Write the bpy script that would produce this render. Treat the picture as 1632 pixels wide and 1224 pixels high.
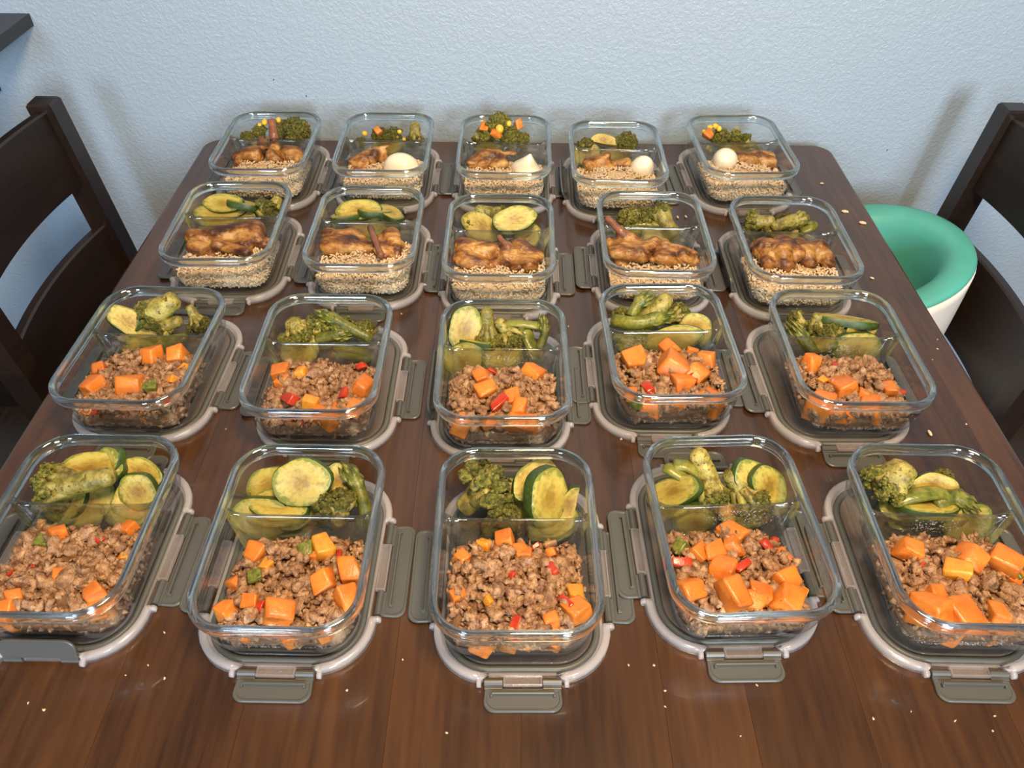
import bpy, bmesh, math, random
import numpy as np
from mathutils import Vector, Matrix, Quaternion, Euler, noise

random.seed(7)
rng = np.random.default_rng(7)
scene = bpy.context.scene
COL = scene.collection
for o in list(bpy.data.objects):
    bpy.data.objects.remove(o)

# ------------------------------------------------------------------ camera
T = 0.76                      # table top height
F_PX, PITCH, ROLL, CAM_H = 1256.35, math.radians(43.218), math.radians(0.6026), 0.7024
cam_d = bpy.data.cameras.new('camera')
cam_d.sensor_fit = 'HORIZONTAL'
cam_d.sensor_width = 36.0
cam_d.lens = F_PX / 1632 * 36.0
cam_d.clip_start = 0.02
cam = bpy.data.objects.new('camera', cam_d)
COL.objects.link(cam)
cam.matrix_world = (Matrix.Translation((0, 0, T + CAM_H)) @
                    Matrix.Rotation(math.pi / 2 - PITCH, 4, 'X') @ Matrix.Rotation(ROLL, 4, 'Z'))
scene.camera = cam

# ------------------------------------------------------------------ light
world = bpy.data.worlds.new('world')
scene.world = world
world.use_nodes = True
bg = world.node_tree.nodes['Background']
bg.inputs[0].default_value = (0.62, 0.70, 0.80, 1)
bg.inputs[1].default_value = 0.24


def area_light(name, loc, target, size, power, colour):
    d = bpy.data.lights.new(name, 'AREA')
    d.shape = 'RECTANGLE'
    d.size, d.size_y = size
    d.energy = power
    d.color = colour
    o = bpy.data.objects.new(name, d)
    COL.objects.link(o)
    o.location = loc
    o.rotation_euler = (Vector(target) - Vector(loc)).to_track_quat('-Z', 'Z').to_euler()
    return o


area_light('window_light_right', (1.0, -2.6, T + 1.15), (0.1, 1.2, T), (0.6, 1.2), 122, (0.79, 0.90, 1.0))
area_light('window_light_left', (-1.15, -2.4, T + 1.05), (-0.3, 1.3, T), (0.5, 1.0), 50, (0.62, 0.79, 1.0))
area_light('ceiling_lamp_light', (0.25, 0.1, 2.45), (0.05, 0.75, T), (0.45, 0.45), 54, (1.0, 0.71, 0.41))

vs = scene.view_settings
vs.view_transform = 'Standard'
vs.look = 'None'
vs.gamma = 1.0
vs.use_curve_mapping = False
vs.exposure = 0.0
scene.cycles.max_bounces = 16
scene.cycles.transmission_bounces = 14
scene.cycles.transparent_max_bounces = 48

# ------------------------------------------------------------------ pixels to places
_cr, _sr = math.cos(-ROLL), math.sin(-ROLL)


def ray(u, v):
    U, V = u - 816, v - 612
    U, V = _cr * U - _sr * V, _sr * U + _cr * V
    U, V = U / F_PX, V / F_PX
    return Vector((U, math.cos(PITCH) - V * math.sin(PITCH), -math.sin(PITCH) - V * math.cos(PITCH)))


def at_z(u, v, z):            # z above the table top; result in world metres
    d = ray(u, v)
    t = (z - CAM_H) / d.z
    return Vector((d.x * t, d.y * t, T + z))


def at_y(u, v, y):
    d = ray(u, v)
    t = y / d.y
    return Vector((d.x * t, y, T + CAM_H + d.z * t))


# ------------------------------------------------------------------ materials
def new_mat(name):
    m = bpy.data.materials.new(name)
    m.use_nodes = True
    nt = m.node_tree
    return m, nt, nt.nodes, nt.links, nt.nodes['Principled BSDF']


def ramp(nodes, stops):
    r = nodes.new('ShaderNodeValToRGB')
    e = r.color_ramp.elements
    while len(e) < len(stops):
        e.new(0.5)
    for i, (p, c) in enumerate(stops):
        e[i].position = p
        e[i].color = (*c, 1)
    return r


def food_mat(name, stops, scale, rough=0.45, bump=0.3, bump_scale=None, sss=0.0, detail=6, coord='Object', specks=None, bump_dist=0.002, rand=0.0, stretch=None):
    m, nt, n, l, b = new_mat(name)
    tc = n.new('ShaderNodeTexCoord')
    src = tc.outputs[coord]
    if stretch:
        mp = n.new('ShaderNodeMapping')
        mp.inputs['Scale'].default_value = stretch
        mp.inputs['Rotation'].default_value = (0.2, 0.1, 0.5)
        l.new(src, mp.inputs['Vector'])
        src = mp.outputs[0]
    nz = n.new('ShaderNodeTexNoise')
    nz.inputs['Scale'].default_value = scale
    nz.inputs['Detail'].default_value = detail
    nz.inputs['Roughness'].default_value = 0.62
    l.new(src, nz.inputs['Vector'])
    r = ramp(n, stops)
    l.new(nz.outputs['Fac'], r.inputs['Fac'])
    colour = r.outputs['Color']
    if rand:
        oi = n.new('ShaderNodeObjectInfo')
        hs = n.new('ShaderNodeHueSaturation')
        mr = n.new('ShaderNodeMapRange')
        mr.inputs['To Min'].default_value = 1 - rand
        mr.inputs['To Max'].default_value = 1 + rand
        l.new(oi.outputs['Random'], mr.inputs['Value'])
        l.new(mr.outputs['Result'], hs.inputs['Value'])
        l.new(colour, hs.inputs['Color'])
        colour = hs.outputs['Color']
    if specks:
        sc, th, col = specks
        n2 = n.new('ShaderNodeTexNoise')
        n2.inputs['Scale'].default_value = sc
        n2.inputs['Detail'].default_value = 2
        l.new(src, n2.inputs['Vector'])
        r2 = ramp(n, [(th, (0, 0, 0)), (th + 0.04, (1, 1, 1))])
        l.new(n2.outputs['Fac'], r2.inputs['Fac'])
        mx = n.new('ShaderNodeMixRGB')
        l.new(r2.outputs['Color'], mx.inputs['Fac'])
        l.new(colour, mx.inputs['Color1'])
        mx.inputs['Color2'].default_value = (*col, 1)
        colour = mx.outputs['Color']
    l.new(colour, b.inputs['Base Color'])
    b.inputs['Roughness'].default_value = rough
    if sss:
        b.inputs['Subsurface Weight'].default_value = sss
        b.inputs['Subsurface Radius'].default_value = (0.004, 0.002, 0.001)
        b.inputs['Subsurface Scale'].default_value = 1.0
    if bump:
        n3 = n.new('ShaderNodeTexNoise')
        n3.inputs['Scale'].default_value = bump_scale or scale * 4
        n3.inputs['Detail'].default_value = 4
        l.new(src, n3.inputs['Vector'])
        bp = n.new('ShaderNodeBump')
        bp.inputs['Strength'].default_value = bump
        bp.inputs['Distance'].default_value = bump_dist
        l.new(n3.outputs['Fac'], bp.inputs['Height'])
        l.new(bp.outputs['Normal'], b.inputs['Normal'])
    return m


def plain(name, col, rough=0.5, bump=0.0, bscale=300, var=0.0, vscale=20, coat=0.0, spec=0.5):
    m, nt, n, l, b = new_mat(name)
    b.inputs['Base Color'].default_value = (*col, 1)
    b.inputs['Roughness'].default_value = rough
    b.inputs['Specular IOR Level'].default_value = spec
    b.inputs['Coat Weight'].default_value = coat
    tc = n.new('ShaderNodeTexCoord')
    if var:
        nz = n.new('ShaderNodeTexNoise')
        nz.inputs['Scale'].default_value = vscale
        nz.inputs['Detail'].default_value = 5
        l.new(tc.outputs['Object'], nz.inputs['Vector'])
        r = ramp(n, [(0.3, tuple(c * (1 - var) for c in col)), (0.7, tuple(min(1, c * (1 + var)) for c in col))])
        l.new(nz.outputs['Fac'], r.inputs['Fac'])
        l.new(r.outputs['Color'], b.inputs['Base Color'])
    if bump:
        nz = n.new('ShaderNodeTexNoise')
        nz.inputs['Scale'].default_value = bscale
        l.new(tc.outputs['Object'], nz.inputs['Vector'])
        bp = n.new('ShaderNodeBump')
        bp.inputs['Strength'].default_value = bump
        bp.inputs['Distance'].default_value = 0.001
        l.new(nz.outputs['Fac'], bp.inputs['Height'])
        l.new(bp.outputs['Normal'], b.inputs['Normal'])
    return m


def clear_mat(name, tint, gloss=1.0, body=0.0, body_col=(0.9, 0.9, 0.92), rough=0.02):
    """thin clear wall: light passes straight, the surface reflects by angle, an optional milky share"""
    m = bpy.data.materials.new(name)
    m.use_nodes = True
    nt = m.node_tree
    n, l = nt.nodes, nt.links
    n.clear()
    out = n.new('ShaderNodeOutputMaterial')
    lw = n.new('ShaderNodeLayerWeight')
    lw.inputs['Blend'].default_value = 0.5
    pw = n.new('ShaderNodeMath'); pw.operation = 'POWER'; pw.inputs[1].default_value = 4.0
    l.new(lw.outputs['Facing'], pw.inputs[0])
    ma = n.new('ShaderNodeMath'); ma.operation = 'MULTIPLY_ADD'
    ma.inputs[1].default_value = 0.8 * gloss
    ma.inputs[2].default_value = 0.045 * gloss
    l.new(pw.outputs[0], ma.inputs[0])
    tr = n.new('ShaderNodeBsdfTransparent'); tr.inputs[0].default_value = (*tint, 1)
    gl = n.new('ShaderNodeBsdfGlossy'); gl.inputs['Roughness'].default_value = rough
    base = tr.outputs[0]
    if body:
        df = n.new('ShaderNodeBsdfDiffuse'); df.inputs[0].default_value = (*body_col, 1)
        tl = n.new('ShaderNodeBsdfTranslucent'); tl.inputs[0].default_value = (*body_col, 1)
        m0 = n.new('ShaderNodeMixShader'); m0.inputs[0].default_value = 0.45
        l.new(df.outputs[0], m0.inputs[1]); l.new(tl.outputs[0], m0.inputs[2])
        m1 = n.new('ShaderNodeMixShader'); m1.inputs[0].default_value = body
        l.new(tr.outputs[0], m1.inputs[1]); l.new(m0.outputs[0], m1.inputs[2])
        base = m1.outputs[0]
    mx = n.new('ShaderNodeMixShader')
    l.new(ma.outputs[0], mx.inputs[0])
    l.new(base, mx.inputs[1]); l.new(gl.outputs[0], mx.inputs[2])
    l.new(mx.outputs[0], out.inputs[0])
    return m


def rim_glass_mat(name, clear, gloss):
    """thick refracting glass; a share of light goes straight through, a thin polished skin reflects"""
    m = bpy.data.materials.new(name)
    m.use_nodes = True
    nt = m.node_tree
    n, l = nt.nodes, nt.links
    n.clear()
    out = n.new('ShaderNodeOutputMaterial')
    gs = n.new('ShaderNodeBsdfGlass')
    gs.inputs['Color'].default_value = (0.95, 0.99, 0.988, 1)
    gs.inputs['Roughness'].default_value = 0.0
    gs.inputs['IOR'].default_value = 1.50
    tr = n.new('ShaderNodeBsdfTransparent')
    tr.inputs[0].default_value = (0.96, 0.99, 0.988, 1)
    mx = n.new('ShaderNodeMixShader')
    mx.inputs[0].default_value = clear
    l.new(gs.outputs[0], mx.inputs[1]); l.new(tr.outputs[0], mx.inputs[2])
    gl = n.new('ShaderNodeBsdfGlossy'); gl.inputs['Roughness'].default_value = 0.06
    m2 = n.new('ShaderNodeMixShader'); m2.inputs[0].default_value = gloss
    l.new(mx.outputs[0], m2.inputs[1]); l.new(gl.outputs[0], m2.inputs[2])
    l.new(m2.outputs[0], out.inputs[0])
    return m


def wood_mat(name, dark, light, rough=0.3, rnd=0.25, scale=(14, 1.1, 14), bump=0.05, axis_len='Y', coat=0.0, spec=0.5):
    m, nt, n, l, b = new_mat(name)
    tc = n.new('ShaderNodeTexCoord')
    oi = n.new('ShaderNodeObjectInfo')
    add = n.new('ShaderNodeVectorMath'); add.operation = 'ADD'
    sc = n.new('ShaderNodeVectorMath'); sc.operation = 'SCALE'
    comb = n.new('ShaderNodeCombineXYZ')
    comb.inputs[0].default_value = 7; comb.inputs[1].default_value = 13; comb.inputs[2].default_value = 3
    l.new(comb.outputs[0], sc.inputs[0]); l.new(oi.outputs['Random'], sc.inputs['Scale'])
    l.new(tc.outputs['Object'], add.inputs[0]); l.new(sc.outputs[0], add.inputs[1])
    mp = n.new('ShaderNodeMapping')
    mp.inputs['Scale'].default_value = scale
    l.new(add.outputs[0], mp.inputs['Vector'])
    # slow waver plus fine grain, both stretched along the board
    n1 = n.new('ShaderNodeTexNoise'); n1.inputs['Scale'].default_value = 1.0; n1.inputs['Detail'].default_value = 7
    n1.inputs['Roughness'].default_value = 0.6; n1.inputs['Distortion'].default_value = 1.2
    l.new(mp.outputs[0], n1.inputs['Vector'])
    mp2 = n.new('ShaderNodeMapping')
    mp2.inputs['Scale'].default_value = tuple(s * 14 if s > 5 else s * 7 for s in scale)
    l.new(add.outputs[0], mp2.inputs['Vector'])
    n2 = n.new('ShaderNodeTexNoise'); n2.inputs['Scale'].default_value = 1.0; n2.inputs['Detail'].default_value = 3
    l.new(mp2.outputs[0], n2.inputs['Vector'])
    mixf = n.new('ShaderNodeMath'); mixf.operation = 'MULTIPLY_ADD'; mixf.inputs[1].default_value = 0.35
    l.new(n2.outputs['Fac'], mixf.inputs[0])
    half = n.new('ShaderNodeMath'); half.operation = 'MULTIPLY'; half.inputs[1].default_value = 0.65
    l.new(n1.outputs['Fac'], half.inputs[0]); l.new(half.outputs[0], mixf.inputs[2])
    mid = tuple((a + c) / 2 for a, c in zip(dark, light))
    r = ramp(n, [(0.36, dark), (0.5, mid), (0.66, light)])
    l.new(mixf.outputs[0], r.inputs['Fac'])
    hs = n.new('ShaderNodeHueSaturation')
    mr = n.new('ShaderNodeMapRange')
    mr.inputs['To Min'].default_value = 1 - rnd; mr.inputs['To Max'].default_value = 1 + rnd
    l.new(oi.outputs['Random'], mr.inputs['Value']); l.new(mr.outputs[0], hs.inputs['Value'])
    l.new(r.outputs['Color'], hs.inputs['Color'])
    l.new(hs.outputs['Color'], b.inputs['Base Color'])
    b.inputs['Roughness'].default_value = rough
    b.inputs['Specular IOR Level'].default_value = spec
    b.inputs['Coat Weight'].default_value = coat
    bp = n.new('ShaderNodeBump'); bp.inputs['Strength'].default_value = bump; bp.inputs['Distance'].default_value = 0.001
    l.new(n2.outputs['Fac'], bp.inputs['Height']); l.new(bp.outputs['Normal'], b.inputs['Normal'])
    return m


def wall_mat():
    m, nt, n, l, b = new_mat('wall_paint')
    b.inputs['Base Color'].default_value = (0.335, 0.415, 0.495, 1)
    b.inputs['Roughness'].default_value = 0.34
    b.inputs['Specular IOR Level'].default_value = 0.5
    tc = n.new('ShaderNodeTexCoord')
    n1 = n.new('ShaderNodeTexNoise'); n1.inputs['Scale'].default_value = 170; n1.inputs['Detail'].default_value = 3
    n1.inputs['Distortion'].default_value = 0.6
    l.new(tc.outputs['Object'], n1.inputs['Vector'])
    r = ramp(n, [(0.42, (0, 0, 0)), (0.62, (1, 1, 1))])
    l.new(n1.outputs['Fac'], r.inputs['Fac'])
    n2 = n.new('ShaderNodeTexNoise'); n2.inputs['Scale'].default_value = 30; n2.inputs['Detail'].default_value = 2
    l.new(tc.outputs['Object'], n2.inputs['Vector'])
    ad = n.new('ShaderNodeMath'); ad.operation = 'MULTIPLY_ADD'; ad.inputs[1].default_value = 0.9
    l.new(n2.outputs['Fac'], ad.inputs[0]); l.new(r.outputs['Color'], ad.inputs[2])
    bp = n.new('ShaderNodeBump'); bp.inputs['Strength'].default_value = 0.42; bp.inputs['Distance'].default_value = 0.0012
    l.new(ad.outputs[0], bp.inputs['Height'])
    l.new(bp.outputs['Normal'], b.inputs['Normal'])
    return m


def zucchini_mat():
    m, nt, n, l, b = new_mat('zucchini_flesh')
    tc = n.new('ShaderNodeTexCoord')
    oi = n.new('ShaderNodeObjectInfo')
    ln = n.new('ShaderNodeVectorMath'); ln.operation = 'LENGTH'
    mp = n.new('ShaderNodeMapping'); mp.inputs['Scale'].default_value = (1, 1, 0.15)
    l.new(tc.outputs['Object'], mp.inputs['Vector']); l.new(mp.outputs[0], ln.inputs[0])
    nz = n.new('ShaderNodeTexNoise'); nz.inputs['Scale'].default_value = 5; nz.inputs['Detail'].default_value = 5
    add = n.new('ShaderNodeVectorMath'); add.operation = 'ADD'
    l.new(tc.outputs['Object'], add.inputs[0]); l.new(oi.outputs['Random'], add.inputs[1])
    l.new(add.outputs[0], nz.inputs['Vector'])
    ma = n.new('ShaderNodeMath'); ma.operation = 'MULTIPLY_ADD'; ma.inputs[1].default_value = 0.55
    l.new(nz.outputs['Fac'], ma.inputs[0]); l.new(ln.outputs['Value'], ma.inputs[2])
    r = ramp(n, [(0.36, (0.27, 0.165, 0.022)), (0.56, (0.39, 0.28, 0.046)), (0.78, (0.44, 0.345, 0.068)), (0.95, (0.38, 0.33, 0.066)), (1.15, (0.18, 0.195, 0.028))])
    sc = n.new('ShaderNodeMath'); sc.operation = 'MULTIPLY'; sc.inputs[1].default_value = 0.85
    l.new(ma.outputs[0], sc.inputs[0]); l.new(sc.outputs[0], r.inputs['Fac'])
    n2 = n.new('ShaderNodeTexNoise'); n2.inputs['Scale'].default_value = 4.5; n2.inputs['Detail'].default_value = 3
    l.new(add.outputs[0], n2.inputs['Vector'])
    r2 = ramp(n, [(0.50, (0, 0, 0)), (0.78, (0.8, 0.8, 0.8))])
    l.new(n2.outputs['Fac'], r2.inputs['Fac'])
    mx = n.new('ShaderNodeMixRGB'); mx.inputs['Color2'].default_value = (0.20, 0.125, 0.018, 1)
    l.new(r2.outputs['Color'], mx.inputs['Fac']); l.new(r.outputs['Color'], mx.inputs['Color1'])
    l.new(mx.outputs[0], b.inputs['Base Color'])
    b.inputs['Roughness'].default_value = 0.42
    b.inputs['Subsurface Weight'].default_value = 0.15
    b.inputs['Subsurface Radius'].default_value = (0.004, 0.004, 0.001)
    bp = n.new('ShaderNodeBump'); bp.inputs['Strength'].default_value = 0.5; bp.inputs['Distance'].default_value = 0.002
    l.new(n2.outputs['Fac'], bp.inputs['Height']); l.new(bp.outputs['Normal'], b.inputs['Normal'])
    return m


M = {}
M['wall'] = wall_mat()
M['floor'] = wood_mat('floor_wood', (0.02, 0.012, 0.008), (0.05, 0.028, 0.016), rough=0.4)
M['table'] = wood_mat('table_wood', (0.026, 0.0103, 0.0035), (0.078, 0.0325, 0.0098), rough=0.25, rnd=0.16, scale=(9, 1.3, 9), coat=0.25)
M['dark_wood'] = wood_mat('dark_wood', (0.0085, 0.0052, 0.0038), (0.021, 0.0110, 0.0072), rough=0.36, rnd=0.1)
M['shelf_wood'] = wood_mat('shelf_wood', (0.010, 0.011, 0.013), (0.022, 0.023, 0.026), rough=0.38, rnd=0.05)
M['glass'] = clear_mat('clear_glass', (0.984, 0.993, 0.992), gloss=0.75)
M['rim'] = rim_glass_mat('thick_glass', 0.12, 0.13)
M['divider'] = rim_glass_mat('divider_glass', 0.55, 0.05)
M['lid_clear'] = clear_mat('clear_plastic', (0.97, 0.97, 0.975), gloss=0.55, body=0.15, body_col=(0.78, 0.70, 0.64), rough=0.08)
M['lid_frame'] = clear_mat('milky_plastic', (0.92, 0.92, 0.93), gloss=0.9, body=0.42, body_col=(0.90, 0.87, 0.90), rough=0.12)
M['gasket'] = plain('gasket_silicone', (0.088, 0.091, 0.080), 0.42)
M['clip'] = plain('grey_plastic', (0.076, 0.078, 0.073), 0.38)
M['turkey'] = food_mat('browned_turkey', [(0.34, (0.135, 0.062, 0.028)), (0.5, (0.32, 0.172, 0.086)), (0.66, (0.50, 0.31, 0.17))], 110, rough=0.40, bump=0.8, bump_scale=520)
M['turkey_bed'] = food_mat('turkey_juices', [(0.3, (0.10, 0.043, 0.018)), (0.7, (0.26, 0.13, 0.06))], 160, rough=0.4, bump=0.5)
M['potato'] = food_mat('sweet_potato', [(0.3, (0.50, 0.130, 0.016)), (0.55, (0.66, 0.195, 0.024)), (0.8, (0.74, 0.27, 0.045))], 60, rough=0.36, bump=0.25, bump_scale=260, sss=0.12, specks=(230, 0.68, (0.30, 0.10, 0.02)), rand=0.12)
M['carrot'] = food_mat('carrot_yellow', [(0.3, (0.60, 0.215, 0.016)), (0.7, (0.74, 0.33, 0.035))], 80, rough=0.35, bump=0.2, sss=0.1)
M['red'] = food_mat('red_pepper', [(0.3, (0.33, 0.018, 0.006)), (0.7, (0.56, 0.065, 0.020))], 60, rough=0.22, bump=0.15, sss=0.1)
M['green_bit'] = food_mat('green_pepper', [(0.34, (0.065, 0.078, 0.009)), (0.5, (0.14, 0.155, 0.020)), (0.68, (0.26, 0.235, 0.04))], 75, rough=0.28, bump=0.2)
M['zflesh'] = zucchini_mat()
M['zskin'] = food_mat('zucchini_skin', [(0.3, (0.018, 0.036, 0.006)), (0.55, (0.040, 0.072, 0.010)), (0.8, (0.10, 0.14, 0.022))], 6, rough=0.3, bump=0.3, bump_scale=30, bump_dist=0.001)
M['crown'] = food_mat('broccoli_crown', [(0.36, (0.055, 0.066, 0.008)), (0.5, (0.20, 0.195, 0.026)), (0.64, (0.44, 0.375, 0.075))], 6.5, rough=0.5, bump=0.7, bump_scale=30, bump_dist=0.03, rand=0.25)
M['stem'] = food_mat('broccoli_stem', [(0.34, (0.105, 0.088, 0.014)), (0.5, (0.265, 0.225, 0.045)), (0.66, (0.40, 0.335, 0.095))], 75, rough=0.42, bump=0.7, bump_scale=260, sss=0.05, specks=(210, 0.60, (0.12, 0.075, 0.012)), rand=0.2)
M['asparagus'] = food_mat('asparagus_green', [(0.34, (0.045, 0.056, 0.007)), (0.5, (0.125, 0.135, 0.017)), (0.68, (0.26, 0.235, 0.04))], 80, rough=0.34, bump=0.4, rand=0.25)
M['rice'] = food_mat('brown_rice', [(0.3, (0.56, 0.40, 0.24)), (0.6, (0.70, 0.55, 0.37)), (0.8, (0.84, 0.74, 0.58))], 140, rough=0.4, bump=0.0, sss=0.1)
M['rice_bed'] = food_mat('rice_bed', [(0.3, (0.46, 0.32, 0.19)), (0.7, (0.68, 0.53, 0.35))], 300, rough=0.5, bump=0.6)
M['chicken'] = food_mat('roast_chicken', [(0.38, (0.036, 0.013, 0.005)), (0.47, (0.12, 0.040, 0.010)), (0.535, (0.26, 0.105, 0.019)), (0.60, (0.39, 0.19, 0.042)), (0.69, (0.53, 0.34, 0.13))], 24, rough=0.34, bump=0.7, bump_scale=170, sss=0.03, detail=10, rand=0.12, stretch=(1.0, 2.6, 1.3))
M['bone'] = food_mat('chicken_bone', [(0.3, (0.11, 0.035, 0.018)), (0.7, (0.30, 0.12, 0.06))], 60, rough=0.3, bump=0.3)
M['egg'] = food_mat('egg_white', [(0.3, (0.80, 0.72, 0.53)), (0.7, (0.86, 0.80, 0.63))], 14, rough=0.28, bump=0.08, bump_scale=120, sss=0.25)
M['corn'] = food_mat('corn_kernel', [(0.3, (0.62, 0.36, 0.02)), (0.7, (0.80, 0.52, 0.06))], 200, rough=0.3, bump=0.1)
M['teal'] = plain('teal_foam', (0.080, 0.385, 0.325), 0.5, var=0.05)
M['shell'] = plain('white_plastic', (0.80, 0.74, 0.66), 0.45, var=0.03)
M['crumb'] = plain('crumb', (0.62, 0.46, 0.30), 0.6)
M['lid_window'] = clear_mat('window_plastic', (0.93, 0.92, 0.92), gloss=0.9, body=0.17, body_col=(0.85, 0.80, 0.80), rough=0.1)
M['drop'] = clear_mat('water_droplets', (0.95, 0.96, 0.97), gloss=2.2, body=0.30, rough=0.05)


# ------------------------------------------------------------------ mesh helpers
def outward(me):
    bm = bmesh.new(); bm.from_mesh(me)
    bmesh.ops.recalc_face_normals(bm, faces=bm.faces)
    bm.to_mesh(me); bm.free()
    return me


def mesh(name, verts, faces, mats, smooth=True, fmat=None):
    me = bpy.data.meshes.new(name)
    me.from_pydata([tuple(v) for v in verts], [], [tuple(f) for f in faces])
    for m in (mats if isinstance(mats, (list, tuple)) else [mats]):
        me.materials.append(m)
    if smooth:
        me.polygons.foreach_set('use_smooth', [True] * len(me.polygons))
    if fmat is not None:
        me.polygons.foreach_set('material_index', fmat)
    me.update()
    return me


def np_mesh(name, V, Fa, mat, smooth=True):
    me = bpy.data.meshes.new(name)
    nv, nf = len(V), len(Fa)
    me.vertices.add(nv)
    me.vertices.foreach_set('co', np.asarray(V, np.float32).ravel())
    k = Fa.shape[1]
    me.loops.add(nf * k)
    me.loops.foreach_set('vertex_index', Fa.astype(np.int32).ravel())
    me.polygons.add(nf)
    me.polygons.foreach_set('loop_start', np.arange(nf, dtype=np.int32) * k)
    me.materials.append(mat)
    me.update(calc_edges=True)
    if smooth:
        me.polygons.foreach_set('use_smooth', [True] * nf)
    me.validate()
    return me


def add(name, me, parent=None, loc=(0, 0, 0), rot=None, scale=None):
    o = bpy.data.objects.new(name, me)
    COL.objects.link(o)
    o.location = loc
    if rot is not None:
        if isinstance(rot, Quaternion):
            o.rotation_mode = 'QUATERNION'
            o.rotation_quaternion = rot
        else:
            o.rotation_euler = rot
    if scale is not None:
        o.scale = scale
    if parent is not None:
        o.parent = parent
    return o


def tag(o, label=None, cat=None, group=None, kind=None):
    if label: o['label'] = label
    if cat: o['category'] = cat
    if group: o['group'] = group
    if kind: o['kind'] = kind
    return o


def thing(name, label, cat, loc=(0, 0, 0), rotz=0.0, group=None):
    o = add(name, None, None, loc, (0, 0, rotz))
    o.empty_display_size = 0.02
    return tag(o, label, cat, group)


def box_data(x0, x1, y0, y1, z0, z1, bevel=0.0):
    bm = bmesh.new()
    bmesh.ops.create_cube(bm, size=1)
    for v in bm.verts:
        v.co = Vector(((x0 + x1) / 2 + v.co.x * (x1 - x0), (y0 + y1) / 2 + v.co.y * (y1 - y0), (z0 + z1) / 2 + v.co.z * (z1 - z0)))
    if bevel:
        bmesh.ops.bevel(bm, geom=list(bm.edges), offset=bevel, segments=2, affect='EDGES', profile=0.6)
    bm.verts.ensure_lookup_table()
    V = [tuple(v.co) for v in bm.verts]
    Fs = [tuple(v.index for v in f.verts) for f in bm.faces]
    bm.free()
    return V, Fs


class MB:
    def __init__(s): s.v, s.f = [], []
    def put(s, V, Fs, mat=None):
        b = len(s.v)
        s.v += [tuple(mat @ Vector(p)) if mat is not None else tuple(p) for p in V]
        s.f += [tuple(i + b for i in f) for f in Fs]
        return s
    def box(s, *a, bevel=0.0, mat=None): return s.put(*box_data(*a, bevel=bevel), mat=mat)
    def mesh(s, name, m, smooth=False): return mesh(name, s.v, s.f, m, smooth)


def tube_data(pts, radii, seg=10, cap=True, flat=1.0):
    """tube along points (Vectors); radii per point"""
    V, Fs = [], []
    pts = [Vector(p) for p in pts]
    up = Vector((0.13, 0.21, 0.97))
    for i, p in enumerate(pts):
        d = (pts[min(i + 1, len(pts) - 1)] - pts[max(i - 1, 0)]).normalized()
        a = d.cross(up)
        if a.length < 1e-4: a = d.cross(Vector((1, 0, 0)))
        a.normalize(); b = a.cross(d).normalized()
        for k in range(seg):
            t = 2 * math.pi * k / seg
            V.append(p + (a * math.cos(t) + b * math.sin(t) * flat) * radii[i])
    for i in range(len(pts) - 1):
        for k in range(seg):
            k2 = (k + 1) % seg
            Fs.append((i * seg + k, i * seg + k2, (i + 1) * seg + k2, (i + 1) * seg + k))
    if cap:
        Fs.append(tuple(range(seg - 1, -1, -1)))
        Fs.append(tuple((len(pts) - 1) * seg + k for k in range(seg)))
    return V, Fs


def rr(W, L, r, n=8, extra_x=(), extra_y=()):
    """rounded rectangle, counter-clockwise: list of (x, y, nx, ny)"""
    P = []
    for cx, cy, a0 in ((W/2-r, L/2-r, 0), (-W/2+r, L/2-r, 90), (-W/2+r, -L/2+r, 180), (W/2-r, -L/2+r, 270)):
        for i in range(n + 1):
            a = math.radians(a0 + 90 * i / n)
            P.append((cx + r * math.cos(a), cy + r * math.sin(a), math.cos(a), math.sin(a)))
        # straight run after this corner
        if a0 == 0:
            for x in sorted(extra_x, reverse=True): P.append((x, L/2, 0, 1))
        elif a0 == 90:
            for y in sorted(extra_y, reverse=True): P.append((-W/2, y, -1, 0))
        elif a0 == 180:
            for x in sorted(extra_x): P.append((x, -L/2, 0, -1))
        else:
            for y in sorted(extra_y): P.append((W/2, y, 1, 0))
    return P


def loft(P, prof, close=False, cap_start=False, cap_end=False):
    """sweep a profile [(inset, z)] round outline P"""
    n = len(P)
    V, Fs = [], []
    for o, z in prof:
        for x, y, nx, ny in P:
            V.append((x - nx * o, y - ny * o, z))
    m = len(prof)
    for j in range(m if close else m - 1):
        j2 = (j + 1) % m
        for i in range(n):
            i2 = (i + 1) % n
            Fs.append((j * n + i, j * n + i2, j2 * n + i2, j2 * n + i))
    if cap_start: Fs.append(tuple(range(n - 1, -1, -1)))
    if cap_end: Fs.append(tuple((m - 1) * n + i for i in range(n)))
    return V, Fs


def ico(sub):
    bm = bmesh.new()
    bmesh.ops.create_icosphere(bm, subdivisions=sub, radius=1)
    bm.verts.ensure_lookup_table()
    V = np.array([v.co[:] for v in bm.verts])
    Fa = np.array([[v.index for v in f.verts] for f in bm.faces])
    bm.free()
    return V, Fa


ICO1, ICO2, ICO3 = ico(1), ico(2), ico(3)


def rand_rot(n):
    q = rng.normal(size=(n, 4)); q /= np.linalg.norm(q, axis=1)[:, None]
    w, x, y, z = q.T
    return np.stack([np.stack([1-2*(y*y+z*z), 2*(x*y-z*w), 2*(x*z+y*w)], -1),
                     np.stack([2*(x*y+z*w), 1-2*(x*x+z*z), 2*(y*z-x*w)], -1),
                     np.stack([2*(x*z-y*w), 2*(y*z+x*w), 1-2*(x*x+y*y)], -1)], 1)


def merge(parts):
    Vs, Fs, b = [], [], 0
    for V, Fa in parts:
        Vs.append(V); Fs.append(Fa + b); b += len(V)
    return np.concatenate(Vs), np.concatenate(Fs)


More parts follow.
